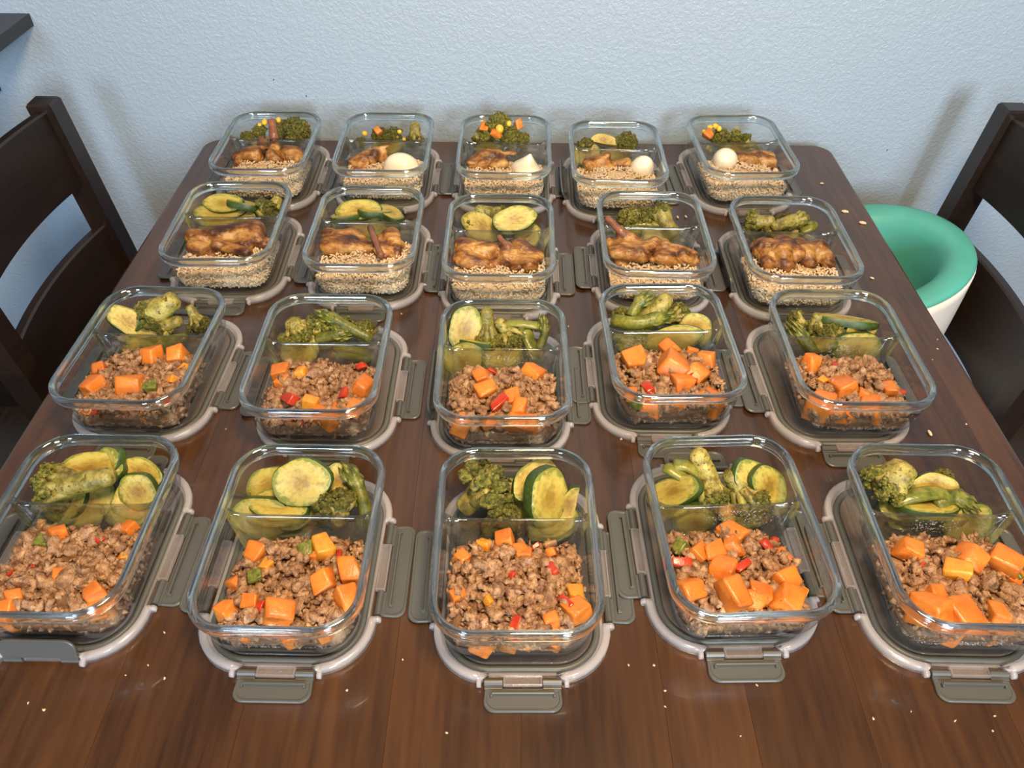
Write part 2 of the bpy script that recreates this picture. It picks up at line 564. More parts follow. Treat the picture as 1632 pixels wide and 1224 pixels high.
# ------------------------------------------------------------------ setting
WALL_Y = 1.462
fl = add('floor', mesh('floor', *box_data(-3.2, 3.2, -3.4, WALL_Y + 0.1, -0.05, 0.0), M['floor'], False))
tag(fl, kind='structure')
wl = add('wall_back', mesh('wall_back', *box_data(-3.2, 3.2, WALL_Y, WALL_Y + 0.1, 0.0, 2.6), M['wall'], False))
tag(wl, kind='structure')
bb = add('baseboard_back', mesh('baseboard_back', *box_data(-3.2, 3.2, WALL_Y - 0.012, WALL_Y, 0.0, 0.095, bevel=0.003), M['dark_wood'], False))
tag(bb, kind='structure')

# ------------------------------------------------------------------ table
TX0, TX1, TY0, TY1, TR, TH = -0.594, 0.606, 0.03, 1.432, 0.035, 0.034
table = thing('dining_table', 'dark brown wooden dining table covered with rows of glass meal boxes', 'table', (0, 0, 0))


def edge_y(x, inset, far):
    x0, x1 = TX0 + inset, TX1 - inset
    r = TR - inset
    d = 0.0
    if x < x0 + r: d = r - math.sqrt(max(0, r * r - (x0 + r - x) ** 2))
    if x > x1 - r: d = r - math.sqrt(max(0, r * r - (x - x1 + r) ** 2))
    return (TY1 - inset - d) if far else (TY0 + inset + d)


cuts = [TX0]
rb = random.Random(5)
while cuts[-1] < TX1 - 0.15:
    cuts.append(cuts[-1] + rb.uniform(0.075, 0.135))
cuts.append(TX1)
for i in range(len(cuts) - 1):
    a, b = cuts[i], cuts[i + 1]
    rings = []
    for inset, z in ((0.004, T), (0.0012, T - 0.0012), (0.0, T - 0.004), (0.0, T - TH + 0.004), (0.004, T - TH)):
        xa = a + (inset if i == 0 else 0.00012)
        xb = b - (inset if i == len(cuts) - 2 else 0.00012)
        xs = [xa + (xb - xa) * k / 14 for k in range(15)]
        if i == 0: xs = sorted(set(xs + [xa + TR * (1 - math.cos(math.pi / 2 * k / 10)) for k in range(11)]))
        if i == len(cuts) - 2: xs = sorted(set(xs + [xb - TR * (1 - math.cos(math.pi / 2 * k / 10)) for k in range(11)]))
        rings.append([(x, edge_y(x, inset, False), z) for x in xs] + [(x, edge_y(x, inset, True), z) for x in reversed(xs)])
    n = len(rings[0])
    V = [p for r_ in rings for p in r_]
    cx, cy = (a + b) / 2, (TY0 + TY1) / 2
    V = [(x - cx, y - cy, z - T) for x, y, z in V]
    Fs = [tuple(range(n))]
    for j in range(len(rings) - 1):
        for k in range(n):
            k2 = (k + 1) % n
            Fs.append((j * n + k, (j + 1) * n + k, (j + 1) * n + k2, j * n + k2))
    Fs.append(tuple((len(rings) - 1) * n + k for k in range(n - 1, -1, -1)))
    add('board', mesh('table_board', V, Fs, M['table'], False), table, (cx, cy, T))
for x0, x1, y0, y1 in ((TX0 + .09, TX1 - .09, TY1 - .115, TY1 - .09), (TX0 + .09, TX1 - .09, TY0 + .09, TY0 + .115),
                       (TX0 + .07, TX0 + .095, TY0 + .12, TY1 - .12), (TX1 - .095, TX1 - .07, TY0 + .12, TY1 - .12)):
    add('apron', mesh('apron', *box_data(x0, x1, y0, y1, T - TH - .07, T - TH), M['dark_wood'], False), table)
leg_me = mesh('table_leg', *loft(rr(0.075, 0.075, 0.008, 2), [(0.012, 0), (0.0, 0.5), (0, T - TH)], cap_start=True, cap_end=True), M['dark_wood'], False)
for x in (TX0 + .085, TX1 - .085):
    for y in (TY0 + .105, TY1 - .105):
        add('leg', leg_me, table, (x, y, 0))

# ------------------------------------------------------------------ shelf on the wall
c = at_y(47, 21, WALL_Y)
SHZ = c.z
shelf = thing('wall_shelf', 'black wooden shelf slab fixed to the blue grey wall above chair', 'shelf', (c.x - 0.3, WALL_Y, SHZ))
add('board', mesh('shelf_board', *box_data(-0.3, 0.3, -0.26, 0, -0.021, 0, bevel=0.0012), M['shelf_wood'], False), shelf)
for bx in (0.178, -0.2):
    mb = MB()
    mb.box(bx - 0.012, bx + 0.012, -0.018, 0, -0.14, -0.021, bevel=0.002)
    mb.box(bx - 0.012, bx + 0.012, -0.2, -0.018, -0.036, -0.021, bevel=0.002)
    mb.put(*tube_data([(bx, -0.17, -0.034), (bx, -0.10, -0.065), (bx, -0.014, -0.13)], [0.008] * 3, 8))
    add('bracket', mb.mesh('shelf_bracket', M['shelf_wood']), shelf)


# ------------------------------------------------------------------ chairs (face local +X)
def make_chair(label, loc, rotz):
    t = thing('dining_chair', label, 'chair', loc, rotz, None)
    SH, HT, S = 0.45, 0.898, 0.192

    def px(z):                       # back post centre line
        return -0.02 - max(0, z - SH) * 0.105 - max(0, SH - z) * 0.10
    for s in (-1, 1):
        V, Fs = [], []
        zs = [0, 0.2, SH, 0.6, 0.72, 0.82, HT - 0.004, HT]
        for i, z in enumerate(zs):
            w, d = 0.019, 0.021
            if i == len(zs) - 1: w, d = 0.016, 0.018
            for sx, sy in ((1, -1), (1, 1), (-1, 1), (-1, -1)):
                V.append((px(z) + sx * d, s * S + sy * w, z))
        for i in range(len(zs) - 1):
            for k in range(4):
                k2 = (k + 1) % 4
                Fs.append((i * 4 + k, i * 4 + k2, (i + 1) * 4 + k2, (i + 1) * 4 + k))
        Fs.append((3, 2, 1, 0)); Fs.append(tuple((len(zs) - 1) * 4 + k for k in range(4)))
        add('back_post', mesh('back_post', V, Fs, M['dark_wood'], False), t)
        mb = MB(); mb.box(0.36, 0.40, s * (S - 0.005) - 0.019, s * (S - 0.005) + 0.019, 0, SH - 0.03, bevel=0.003)
        add('leg', mb.mesh('front_leg', M['dark_wood']), t)
        mb = MB(); mb.box(0.0, 0.37, s * S - 0.009, s * S + 0.009, 0.16, 0.19, bevel=0.002)
        add('stretcher', mb.mesh('stretcher', M['dark_wood']), t)
    for z0, z1 in ((0.752, 0.886), (0.515, 0.668)):
        V, Fs = [], []
        n = 16
        for i in range(n + 1):
            u = -1 + 2 * i / n
            y = u * (S - 0.015)
            bow = -0.020 * (1 - u * u)
            for z, dx in ((z0, 0.009), (z1 - 0.003, 0.009), (z1, 0.006), (z1, -0.006), (z1 - 0.003, -0.009), (z0, -0.009)):
                V.append((px(z) + bow + dx, y, z))
        for i in range(n):
            for k in range(6):
                k2 = (k + 1) % 6
                Fs.append((i * 6 + k, (i + 1) * 6 + k, (i + 1) * 6 + k2, i * 6 + k2))
        Fs.append(tuple(range(6))); Fs.append(tuple(n * 6 + k for k in range(5, -1, -1)))
        add('back_slat', mesh('back_slat', V, Fs, M['dark_wood'], False), t)
    P = rr(0.43, 0.43, 0.03, 5)
    V, Fs = loft(P, [(0.006, SH - 0.03), (0, SH - 0.024), (0, SH - 0.006), (0.006, SH)], cap_start=True, cap_end=True)
    add('seat', mesh('seat', [(x + 0.195, y, z) for x, y, z in V], Fs, M['dark_wood'], False), t)
    return t


make_chair('dark wooden ladder back chair pushed in beneath the black wall shelf', (-0.726, 1.092, 0), 0.0)
make_chair('dark wooden ladder back chair holding the white and teal tub', (0.781, 1.107, 0), math.pi)

# ------------------------------------------------------------------ tub
tub = thing('child_seat', 'white plastic tub seat with thick teal lining standing on the chair', 'child seat', (0.632, 1.185, 0.451))
TUB_H = 0.262


def tub_h(a):                      # rim height above the seat by angle, 0 = back (+x)
    a = abs((a + math.pi) % (2 * math.pi) - math.pi)
    t = min(1, a / 1.5); t2 = min(1, max(0, (a - 1.40) / 0.75)); t2 = t2 * t2 * (3 - 2 * t2)
    return TUB_H - 0.035 * t * t - 0.125 * t2


def tub_ring(fr, fz, n=72, dz=0.0, dr=0.0):
    out = []
    for k in range(n):
        a = 2 * math.pi * k / n
        z = tub_h(a) * fz + dz
        f = min(1, z / TUB_H)
        g = 0.95 + 0.05 * math.sin(min(1, f * 1.1) * math.pi / 2)
        out.append((math.cos(a) * (0.170 * g + dr) * fr, math.sin(a) * (0.167 * g + dr) * fr, z))
    return out


def rings_mesh(name, rings, mat, cap0=False, cap1=False):
    n = len(rings[0])
    V = [p for r_ in rings for p in r_]
    Fs = []
    for j in range(len(rings) - 1):
        for k in range(n):
            k2 = (k + 1) % n
            Fs.append((j * n + k, j * n + k2, (j + 1) * n + k2, (j + 1) * n + k))
    if cap0: Fs.append(tuple(range(n - 1, -1, -1)))
    if cap1: Fs.append(tuple((len(rings) - 1) * n + k for k in range(n)))
    return mesh(name, V, Fs, mat)


add('shell', rings_mesh('tub_shell', [tub_ring(0.97, 0, dz=0.012)] + [tub_ring(1, f) for f in (.06, .15, .3, .45, .6, .75, .88, .945)] + [tub_ring(1, 0.955, dr=-0.003), tub_ring(1, 0.90, dr=-0.006)], M['shell'], cap0=True), tub)
add('base_ring', rings_mesh('tub_base', [tub_ring(1, 0, dz=0.0, dr=-0.002), tub_ring(1, 0, dz=0.003, dr=0.003), tub_ring(1, 0, dz=0.06, dr=0.004), tub_ring(1, 0, dz=0.064, dr=0.001), tub_ring(0.97, 0, dz=0.064)], M['shell'], cap0=True), tub)
add('lining', rings_mesh('tub_lining', [tub_ring(1, 0.90, dr=-0.006), tub_ring(1, 0.955, dr=-0.003), tub_ring(1, 0.975, dr=-0.002), tub_ring(1, 0.993, dr=-0.006), tub_ring(1, 1.0, dr=-0.014),
                                         tub_ring(1, 1.0, dr=-0.026), tub_ring(1, 0.99, dr=-0.038), tub_ring(1, 0.96, dr=-0.048), tub_ring(1, 0.88, dr=-0.056), tub_ring(1, 0.7, dr=-0.062),
                                         tub_ring(1, 0.45, dr=-0.068), tub_ring(1, 0.3, dr=-0.080), tub_ring(0.45, 0.24), tub_ring(0.15, 0.235)], M['teal'], cap1=True), tub)

# ------------------------------------------------------------------ glass boxes and lids
CW, CL, CR = 0.16, 0.2212, 0.0415      # rim outline
CH, CB = 0.070, 0.008                   # box height, base height above the table
DIV_Y, DIV_TOP = 0.024, 0.057           # divider place and top above the box base
POSE = {
 'A1': (-.4262, 1.2741, .15), 'A2': (-.2231, 1.2739, .26), 'A3': (-.0171, 1.2704, -.26), 'A4': (.1741, 1.2508, -.48), 'A5': (.3918, 1.2795, 2.53),
 'B1': (-.4247, 1.0183, 1.37), 'B2': (-.2178, 1.0076, -.05), 'B3': (-.0199, .9875, -.35), 'B4': (.2066, 1.0012, -.42), 'B5': (.409, .9907, -.53),
 'C1': (-.4542, .7371, -1.3), 'C2': (-.2339, .7253, .04), 'C3': (-.0113, .7178, .78), 'C4': (.1949, .7557, 1.99), 'C5': (.4145, .7465, -.19),
 'D1': (-.4298, .4699, -.43), 'D2': (-.2109, .4585, -.54), 'D3': (.0055, .457, .66), 'D4': (.2221, .4776, 2.94), 'D5': (.4328, .4683, -.56)}
LID_OFF = {'D1': (-.008, .003, 0), 'D2': (-.004, .005, 0), 'D3': (.006, 0, 0), 'D4': (-.003, .010, -1.5), 'D5': (-.002, .002, 0),
           'C1': (.0, .014, 0), 'C2': (.008, .010, 0), 'C3': (-.002, .012, -1), 'C4': (-.008, .008, -2), 'C5': (-.010, .006, 1)}
FOLD = {'D1': {'front': 105}, 'C3': {'left': 80}, 'B5': {'left': 75}, 'A4': {'left': 70}, 'A1': {'left': 20}}
ROWN = {'A': 'wall row', 'B': 'second row from wall', 'C': 'third row from wall', 'D': 'fourth row from wall'}
COLN = {'1': 'farthest from tub', '2': 'fourth from tub', '3': 'third from tub', '4': 'second from tub', '5': 'nearest tub'}


def where(k):
    return 'box, %s, %s' % (ROWN[k[0]], COLN[k[1]])


P_C = rr(CW, CL, CR, 10)
body_prof = [(0.0035, 0.0640), (0.0035, 0.060), (0.0040, 0.052), (0.0060, 0.036), (0.0088, 0.020), (0.0122, 0.010), (0.0175, 0.003), (0.025, 0.0),
             ]
inner_prof = [(0.030, 0.0045), (0.0220, 0.0068), (0.0165, 0.0125), (0.0130, 0.021), (0.0102, 0.037), (0.0082, 0.052), (0.0078, 0.060), (0.0074, 0.0640)]
Vb, Fb = loft(P_C, body_prof + inner_prof[:0])
n_ = len(P_C)
V1, F1 = loft(P_C, body_prof)
V2, F2 = loft(P_C, inner_prof)
off = len(V1)
Vb = V1 + V2
Fb = [f[::-1] for f in F1] + [tuple(i + off for i in f[::-1]) for f in F2]
Fb.append(tuple((len(body_prof) - 1) * n_ + i for i in range(n_ - 1, -1, -1)))      # underside
Fb.append(tuple(off + i for i in range(n_)))                                        # inside floor
bowl_me = mesh('bowl', Vb, Fb, M['glass'])
rim_prof = [(0.0006, 0.0580), (0.0000, 0.0612), (0.0000, 0.0660), (0.0006, 0.0684), (0.0020, 0.0698), (0.0040, 0.0700), (0.0058, 0.0695), (0.0072, 0.0680),
            (0.0080, 0.0655), (0.0084, 0.0615), (0.0078, 0.0575), (0.0055, 0.0556), (0.0026, 0.0562)]
rim_prof = rim_prof[::-1]
Vr, Fr = loft(P_C, rim_prof, close=True)
rim_me = outward(mesh('rim', Vr, Fr, M['rim']))


def inner_off(z):                       # inset of the inner wall at height z above the box base
    zs = [p[1] for p in inner_prof]; os_ = [p[0] for p in inner_prof]
    return float(np.interp(z, zs, os_))


# divider: thin fin, wider foot, ends swept up to the walls
V, Fs = [], []
nn = 18
for i in range(nn + 1):
    u = -1 + 2 * i / nn
    e = abs(u) ** 10
    top = DIV_TOP + 0.006 * e
    prof = [(-0.0060, 0.0052), (-0.0032, 0.014), (-0.0022, top - 0.004), (-0.0016, top - 0.0008), (0, top), (0.0016, top - 0.0008), (0.0022, top - 0.004), (0.0032, 0.014), (0.0060, 0.0052)]
    for y, z in prof:
        V.append((u * (CW / 2 - inner_off(z) - 0.0003), DIV_Y + y * (1 + 1.6 * e), z))
k_ = 9
for i in range(nn):
    for j in range(k_ - 1):
        Fs.append((i * k_ + j, (i + 1) * k_ + j, (i + 1) * k_ + j + 1, i * k_ + j + 1))
for i in range(nn):
    Fs.append((i * k_ + k_ - 1, (i + 1) * k_ + k_ - 1, (i + 1) * k_, i * k_))
Fs.append(tuple(range(k_))); Fs.append(tuple(nn * k_ + j for j in range(k_ - 1, -1, -1)))
div_me = outward(mesh('divider', V, Fs, M['divider']))

# lid, lying upside down
LW, LL, LR = 0.171, 0.232, 0.054
LONG, SHORT = 0.110, 0.072
CLO, CLS = LONG / 2 + 0.003, SHORT / 2 + 0.003
eps = 0.0008
P_L = rr(LW, LL, LR, 9, extra_x=(-CLS - eps, -CLS, CLS, CLS + eps), extra_y=(-CLO - eps, -CLO, CLO, CLO + eps))


def in_clip(x, y, nx, ny):
    return (abs(ny) == 1 and abs(x) <= CLS + 1e-6) or (abs(nx) == 1 and abs(y) <= CLO + 1e-6)


V, Fs = [], []
n = len(P_L)
profA = [(0.0, 0.0), (0.0, 0.0085), (0.0012, 0.010), (0.0062, 0.010), (0.0074, 0.0085), (0.0078, 0.0050), (0.0098, 0.0046), (0.0100, 0.0)]
profB = [(0.0066, 0.0), (0.0066, 0.0048), (0.0068, 0.0052), (0.0070, 0.0052), (0.0072, 0.0050), (0.0078, 0.0048), (0.0098, 0.0046), (0.0100, 0.0)]
for j in range(len(profA)):
    for (x, y, nx, ny) in P_L:
        o_, z_ = (profB if in_clip(x, y, nx, ny) else profA)[j]
        V.append((x - nx * o_, y - ny * o_, z_))
for j in range(len(profA)):
    j2 = (j + 1) % len(profA)
    for i in range(n):
        i2 = (i + 1) % n
        Fs.append((j * n + i, j * n + i2, j2 * n + i2, j2 * n + i))
mb = MB(); mb.put(V, Fs)
for s in (-1, 1):
    for q in (-1, 1):
        mb.put(*tube_data([(s * (LW / 2 + 0.0005), q * (CLO - 0.0005), 0.0045), (s * (LW / 2 + 0.0005), q * (CLO + 0.0035), 0.0045)], [0.0042, 0.0042], 10))
        mb.put(*tube_data([(q * (CLS - 0.0005), s * (LL / 2 + 0.0005), 0.0045), (q * (CLS + 0.0035), s * (LL / 2 + 0.0005), 0.0045)], [0.0042, 0.0042], 10))
frame_me = mb.mesh('lid_frame', M['lid_frame'], True)
P_G = rr(LW, LL, LR, 9)
gask_prof = [(0.0101, 0.0), (0.0101, 0.0052), (0.0111, 0.0068), (0.0130, 0.0072), (0.0152, 0.0068), (0.0164, 0.0052), (0.0168, 0.0)]
gasket_me = mesh('lid_gasket', *loft(P_G, gask_prof, close=True), M['gasket'])
pan_prof = [(0.0170, 0.003), (0.0170, 0.0074), (0.0180, 0.0080), (0.0192, 0.0076), (0.0205, 0.0074)]
Vp, Fp = loft(P_G, pan_prof)
Fp.append(tuple((len(pan_prof) - 1) * len(P_G) + i for i in range(len(P_G))))
b_ = len(Vp)
Fp.append(tuple(i for i in range(len(P_G) - 1, -1, -1)))
panel_me = mesh('lid_panel', Vp, Fp, M['lid_clear'])


def clip_meshes(Lc):
    w = Lc * 0.50
    out_w = 0.027
    mb = MB()
    # plate with rounded outer corners
    r = 0.010
    pts = [(-Lc/2 + .001, 0.0045), (Lc/2 - .001, 0.0045)]
    for k in range(7):
        a = math.pi / 2 * k / 6
        pts.append((Lc/2 - r + r * math.cos(a), out_w - r + r * math.sin(a)))
    for k in range(7):
        a = math.pi / 2 + math.pi / 2 * k / 6
        pts.append((-Lc/2 + r + r * math.cos(a), out_w - r + r * math.sin(a)))
    n = len(pts)
    V = []
    cx, cy = 0, out_w / 2
    for ins, z in ((0.0006, 0.0), (0, 0.0006), (0, 0.0022), (0.0008, 0.0030), (0.0022, 0.0030), (0.0030, 0.0024)):
        for x, y in pts:
            V.append((x - math.copysign(min(abs(x), ins), x) if x else x, y - ins * (1 if y > cy else -1), z))
    Fs = [tuple(range(n - 1, -1, -1)), tuple(5 * n + k for k in range(n))]
    for j in range(5):
        for k in range(n):
            k2 = (k + 1) % n
            Fs.append((j * n + k, j * n + k2, (j + 1) * n + k2, (j + 1) * n + k))
    mb.put(V, Fs)
    # hinge barrels either side of the window, with webs to the plate
    for s in (-1, 1):
        x0, x1 = s * (w / 2 + 0.0006), s * (Lc / 2 - 0.0005)
        mb.put(*tube_data([(x0, 0, 0.0040), (x1, 0, 0.0040)], [0.0036, 0.0036], 10))
        mb.box(min(x0, x1), max(x0, x1), 0.001, 0.0060, 0.0006, 0.0040, bevel=0.0005)
    # sealing ridge with hooked ends
    mb.box(-Lc * 0.40, Lc * 0.40, 0.0098, 0.0120, 0.0020, 0.0072, bevel=0.0007)
    for s in (-1, 1):
        mb.box(s * Lc * 0.40 - 0.001, s * Lc * 0.40 + 0.001, 0.0098, 0.0138, 0.0020, 0.0060, bevel=0.0005)
    clip = mb.mesh('clip', M['clip'], False)
    wb = MB()
    y0, y1 = -0.0058, 0.0042
    for a in ((-w/2, w/2, y0, y0 + 0.0016), (-w/2, w/2, y1 - 0.0016, y1), (-w/2, -w/2 + 0.0018, y0, y1), (w/2 - 0.0018, w/2, y0, y1)):
        wb.box(a[0], a[1], a[2], a[3], 0.0036, 0.0078, bevel=0.0004)
    wb.box(-w/2, w/2, y0, y1, 0.0030, 0.0042)
    return clip, wb.mesh('window', M['lid_window'], False)


CLIP_L, WIN_L = clip_meshes(LONG)
CLIP_S, WIN_S = clip_meshes(SHORT)


def make_lid(k):
    x, y, a = POSE[k]
    dx, dy, da = LID_OFF.get(k, (0.0, 0.006, 0.0))
    t = thing('container_lid', 'clear lid with grey clips lying under ' + where(k), 'lid', (x + dx, y + dy, T + 0.0002), math.radians(a + da), 'lids under the glass meal boxes')
    add('frame', frame_me, t)
    add('gasket', gasket_me, t)
    add('panel', panel_me, t)
    for side, ang, d, cm, wm in (('right', -90, LW / 2, CLIP_L, WIN_L), ('left', 90, LW / 2, CLIP_L, WIN_L), ('back', 0, LL / 2, CLIP_S, WIN_S), ('front', 180, LL / 2, CLIP_S, WIN_S)):
        an = math.radians(ang)
        p = Vector((-math.sin(an) * d, math.cos(an) * d, 0.0))
        fold = FOLD.get(k, {}).get(side, random.uniform(0, 1.0))
        if fold > 5:
            R = Matrix.Rotation(an, 3, 'Z') @ Matrix.Rotation(math.radians(fold), 3, 'X')
            p.z = 0.003
        else:
            R = Matrix.Rotation(an, 3, 'Z') @ Matrix.Rotation(math.radians(5.0 if side == 'left' else 0.6), 3, 'X')
            if side == 'left': p.z = 0.0012
        c_ = add('clip', cm, t, p, R.to_quaternion())
        add('window', wm, c_)
    return t


BOX = {}
CONT = {'A': 'rice, chicken and vegetables', 'B': 'rice, chicken and vegetables', 'C': 'ground turkey and vegetables', 'D': 'ground turkey and vegetables'}
for k, (x, y, a) in POSE.items():
    make_lid(k)
    t = thing('meal_container', 'rectangular divided clear glass meal %s' % where(k), 'container', (x, y, T + CB + 0.0006), math.radians(a), 'divided glass meal boxes')
    add('bowl', bowl_me, t)
    add('rim', rim_me, t)
    add('divider', div_me, t)
    BOX[k] = t
ROOT = {k: Matrix.Translation((x, y, T + CB)) @ Matrix.Rotation(math.radians(a), 4, 'Z') for k, (x, y, a) in POSE.items()}

# beads of condensation on the inside of some boxes
for k, surf, x0, x1, z0, z1, n_d in (('D5', 'front', -.062, .03, .010, .026, 260), ('C3', 'divider', -.05, .04, .022, .05, 200), ('C3', 'front', -.05, .05, .010, .018, 160), ('C4', 'divider', -.06, -.02, .024, .05, 160),
                                     ('C4', 'front', -.055, .055, .010, .018, 160), ('C5', 'divider', -.02, .04, .024, .048, 160), ('C5', 'front', -.04, .04, .010, .018, 120), ('B5', 'divider', -.03, .05, .03, .05, 140),
                                     ('B3', 'divider', .0, .05, .028, .046, 140), ('D4', 'divider', -.02, .055, .026, .05, 160), ('D5', 'divider', -.04, .03, .03, .05, 120), ('D2', 'front', -.05, .05, .009, .015, 120), ('A3', 'divider', -.01, .03, .03, .05, 80)):
    parts = []
    for q in range(n_d):
        u = random.gauss((x0 + x1) / 2, (x1 - x0) / 4); z = random.uniform(z0, z1)
        r = random.uniform(0.00035, 0.0010)
        if surf == 'front':
            o_ = inner_off(z)
            y = -CL / 2 + o_
            hx = CW / 2 - CR
            if abs(u) > hx:
                rc_ = CR - o_; dx = min(abs(u) - hx, rc_ * 0.95)
                y = -CL / 2 + CR - math.sqrt(rc_ * rc_ - dx * dx)
                u = math.copysign(hx + dx, u)
        else:
            y = DIV_Y - float(np.interp(z, [.0052, .014, DIV_TOP - .004], [.006, .0032, .0022]))
        parts.append((ICO1[0] * np.array([r, r * 0.5, r]) + np.array([u, y, z]), ICO1[1]))
    V_, F_ = merge(parts)
    tag(add('condensation', np_mesh('condensation', V_, F_, M['drop']), BOX[k]), kind='stuff')

# ------------------------------------------------------------------ piles (turkey, rice)
FY0, FY1 = -CL / 2, DIV_Y - 0.0045       # front compartment
BY0, BY1 = DIV_Y + 0.0045, CL / 2


def comp_outline(z, y0, y1, front, inset=0.0, n=7):
    """outline of a compartment at height z above the box base"""
    o = inner_off(z) + inset
    hw = CW / 2 - o
    if front: a, b = y0 + o, y1 - inset
    else: a, b = y0 + inset, y1 - o
    rc = max(0.006, CR - o)
    P = []
    cs = [(hw, b, 0), (-hw, b, 90), (-hw, a, 180), (hw, a, 270)]
    for i, (cx, cy, a0) in enumerate(cs):
        wall_corner = (i >= 2) if front else (i < 2)
        r = rc if wall_corner else 0.006
        ox = cx - math.copysign(r, cx); oy = cy - (r if i < 2 else -r)
        for j in range(n + 1):
            t = math.radians(a0 + 90 * j / n)
            P.append((ox + r * math.cos(t), oy + r * math.sin(t)))
    return P


def in_comp(x, y, z, front, m):
    o = inner_off(z) + m
    hw = CW / 2 - o
    y0, y1 = (FY0 + o, FY1 - m) if front else (BY0 + m, BY1 - o)
    if abs(x) > hw or y < y0 or y > y1: return False
    r = max(0.006, CR - o)
    cy = (y0 + r) if front else (y1 - r)
    if abs(x) > hw - r and ((y < cy) if front else (y > cy)):
        return (abs(x) - (hw - r)) ** 2 + (y - cy) ** 2 <= r * r
    return True


HF = {}


def height_fn(k, hmax, cx=0.0, cy=-0.045, rx=0.085, ry=0.078, seed=0):
    def h(x, y):
        e = abs((x - cx) / rx) ** 3 + abs((y - cy) / ry) ** 3
        b = max(0.0, 1 - e) ** 0.6
        nz = noise.noise(Vector((x * 38 + seed * 7.1, y * 38, seed))) * 0.006
        return 0.0055 + max(0.0, hmax * b + nz * min(1, b * 2))
    HF[k] = h
    return h


def granule(base, i, st):
    V, Fa = base
    W = []
    for v in V:
        p = Vector(v)
        d = 0.95 + 0.42 * noise.noise(p * 1.3 + Vector((i * 3.7, 0, 0))) + 0.5 * (abs(noise.noise(p * 3.0 + Vector((0, i * 5.1, 0)))) - 0.2)
        W.append([p.x * d * st.x, p.y * d * st.y, p.z * d * st.z])
    return np.array(W), Fa


def torn(base, i, st):
    V, Fa = base
    W = []
    for v in V:
        p = Vector(v)
        q = p + Vector((noise.noise(p * 1.7 + Vector((i * 1.3, 4, 0))), noise.noise(p * 1.7 + Vector((0, i * 2.3, 9))), 0)) * 0.5
        d = 0.80 + 0.55 * noise.noise(q * 1.1 + Vector((i * 3.7, 0, 0))) + 0.75 * (abs(noise.noise(q * 2.3 + Vector((0, i * 5.1, 0)))) - 0.15) + 0.45 * (abs(noise.noise(p * 4.9 + Vector((0, 0, i * 2.9)))) - 0.15)
        W.append([q.x * d * st.x, q.y * d * st.y, q.z * d * st.z])
    return np.array(W), Fa


LUMPS, SLUMPS = [], []
for i in range(14):                       # torn crumbs of minced meat, some in knobbly strands
    if i % 3 == 2:
        parts = []
        d = Vector((random.uniform(-1, 1), random.uniform(-1, 1), 0)).normalized()
        pos = Vector((0, 0, 0)) - d * 0.7
        for q in range(4):
            g = torn(ICO1, i * 7 + q, Vector((1.1, 1.0, 0.9)) * random.uniform(0.55, 0.85))
            parts.append((g[0] + np.array(pos), g[1]))
            d.rotate(Euler((random.uniform(-.5, .5), random.uniform(-.5, .5), random.uniform(-.9, .9))))
            pos = pos + d * random.uniform(0.35, 0.55)
        LUMPS.append(merge(parts))
    else:
        LUMPS.append(torn(ICO2, i, Vector((random.uniform(1.0, 1.7), random.uniform(0.8, 1.2), random.uniform(0.6, 0.95)))))
for i in range(10):
    SLUMPS.append(torn(ICO1, i + 200, Vector((random.uniform(0.8, 1.4), random.uniform(0.7, 1.0), random.uniform(0.6, 0.9)))))


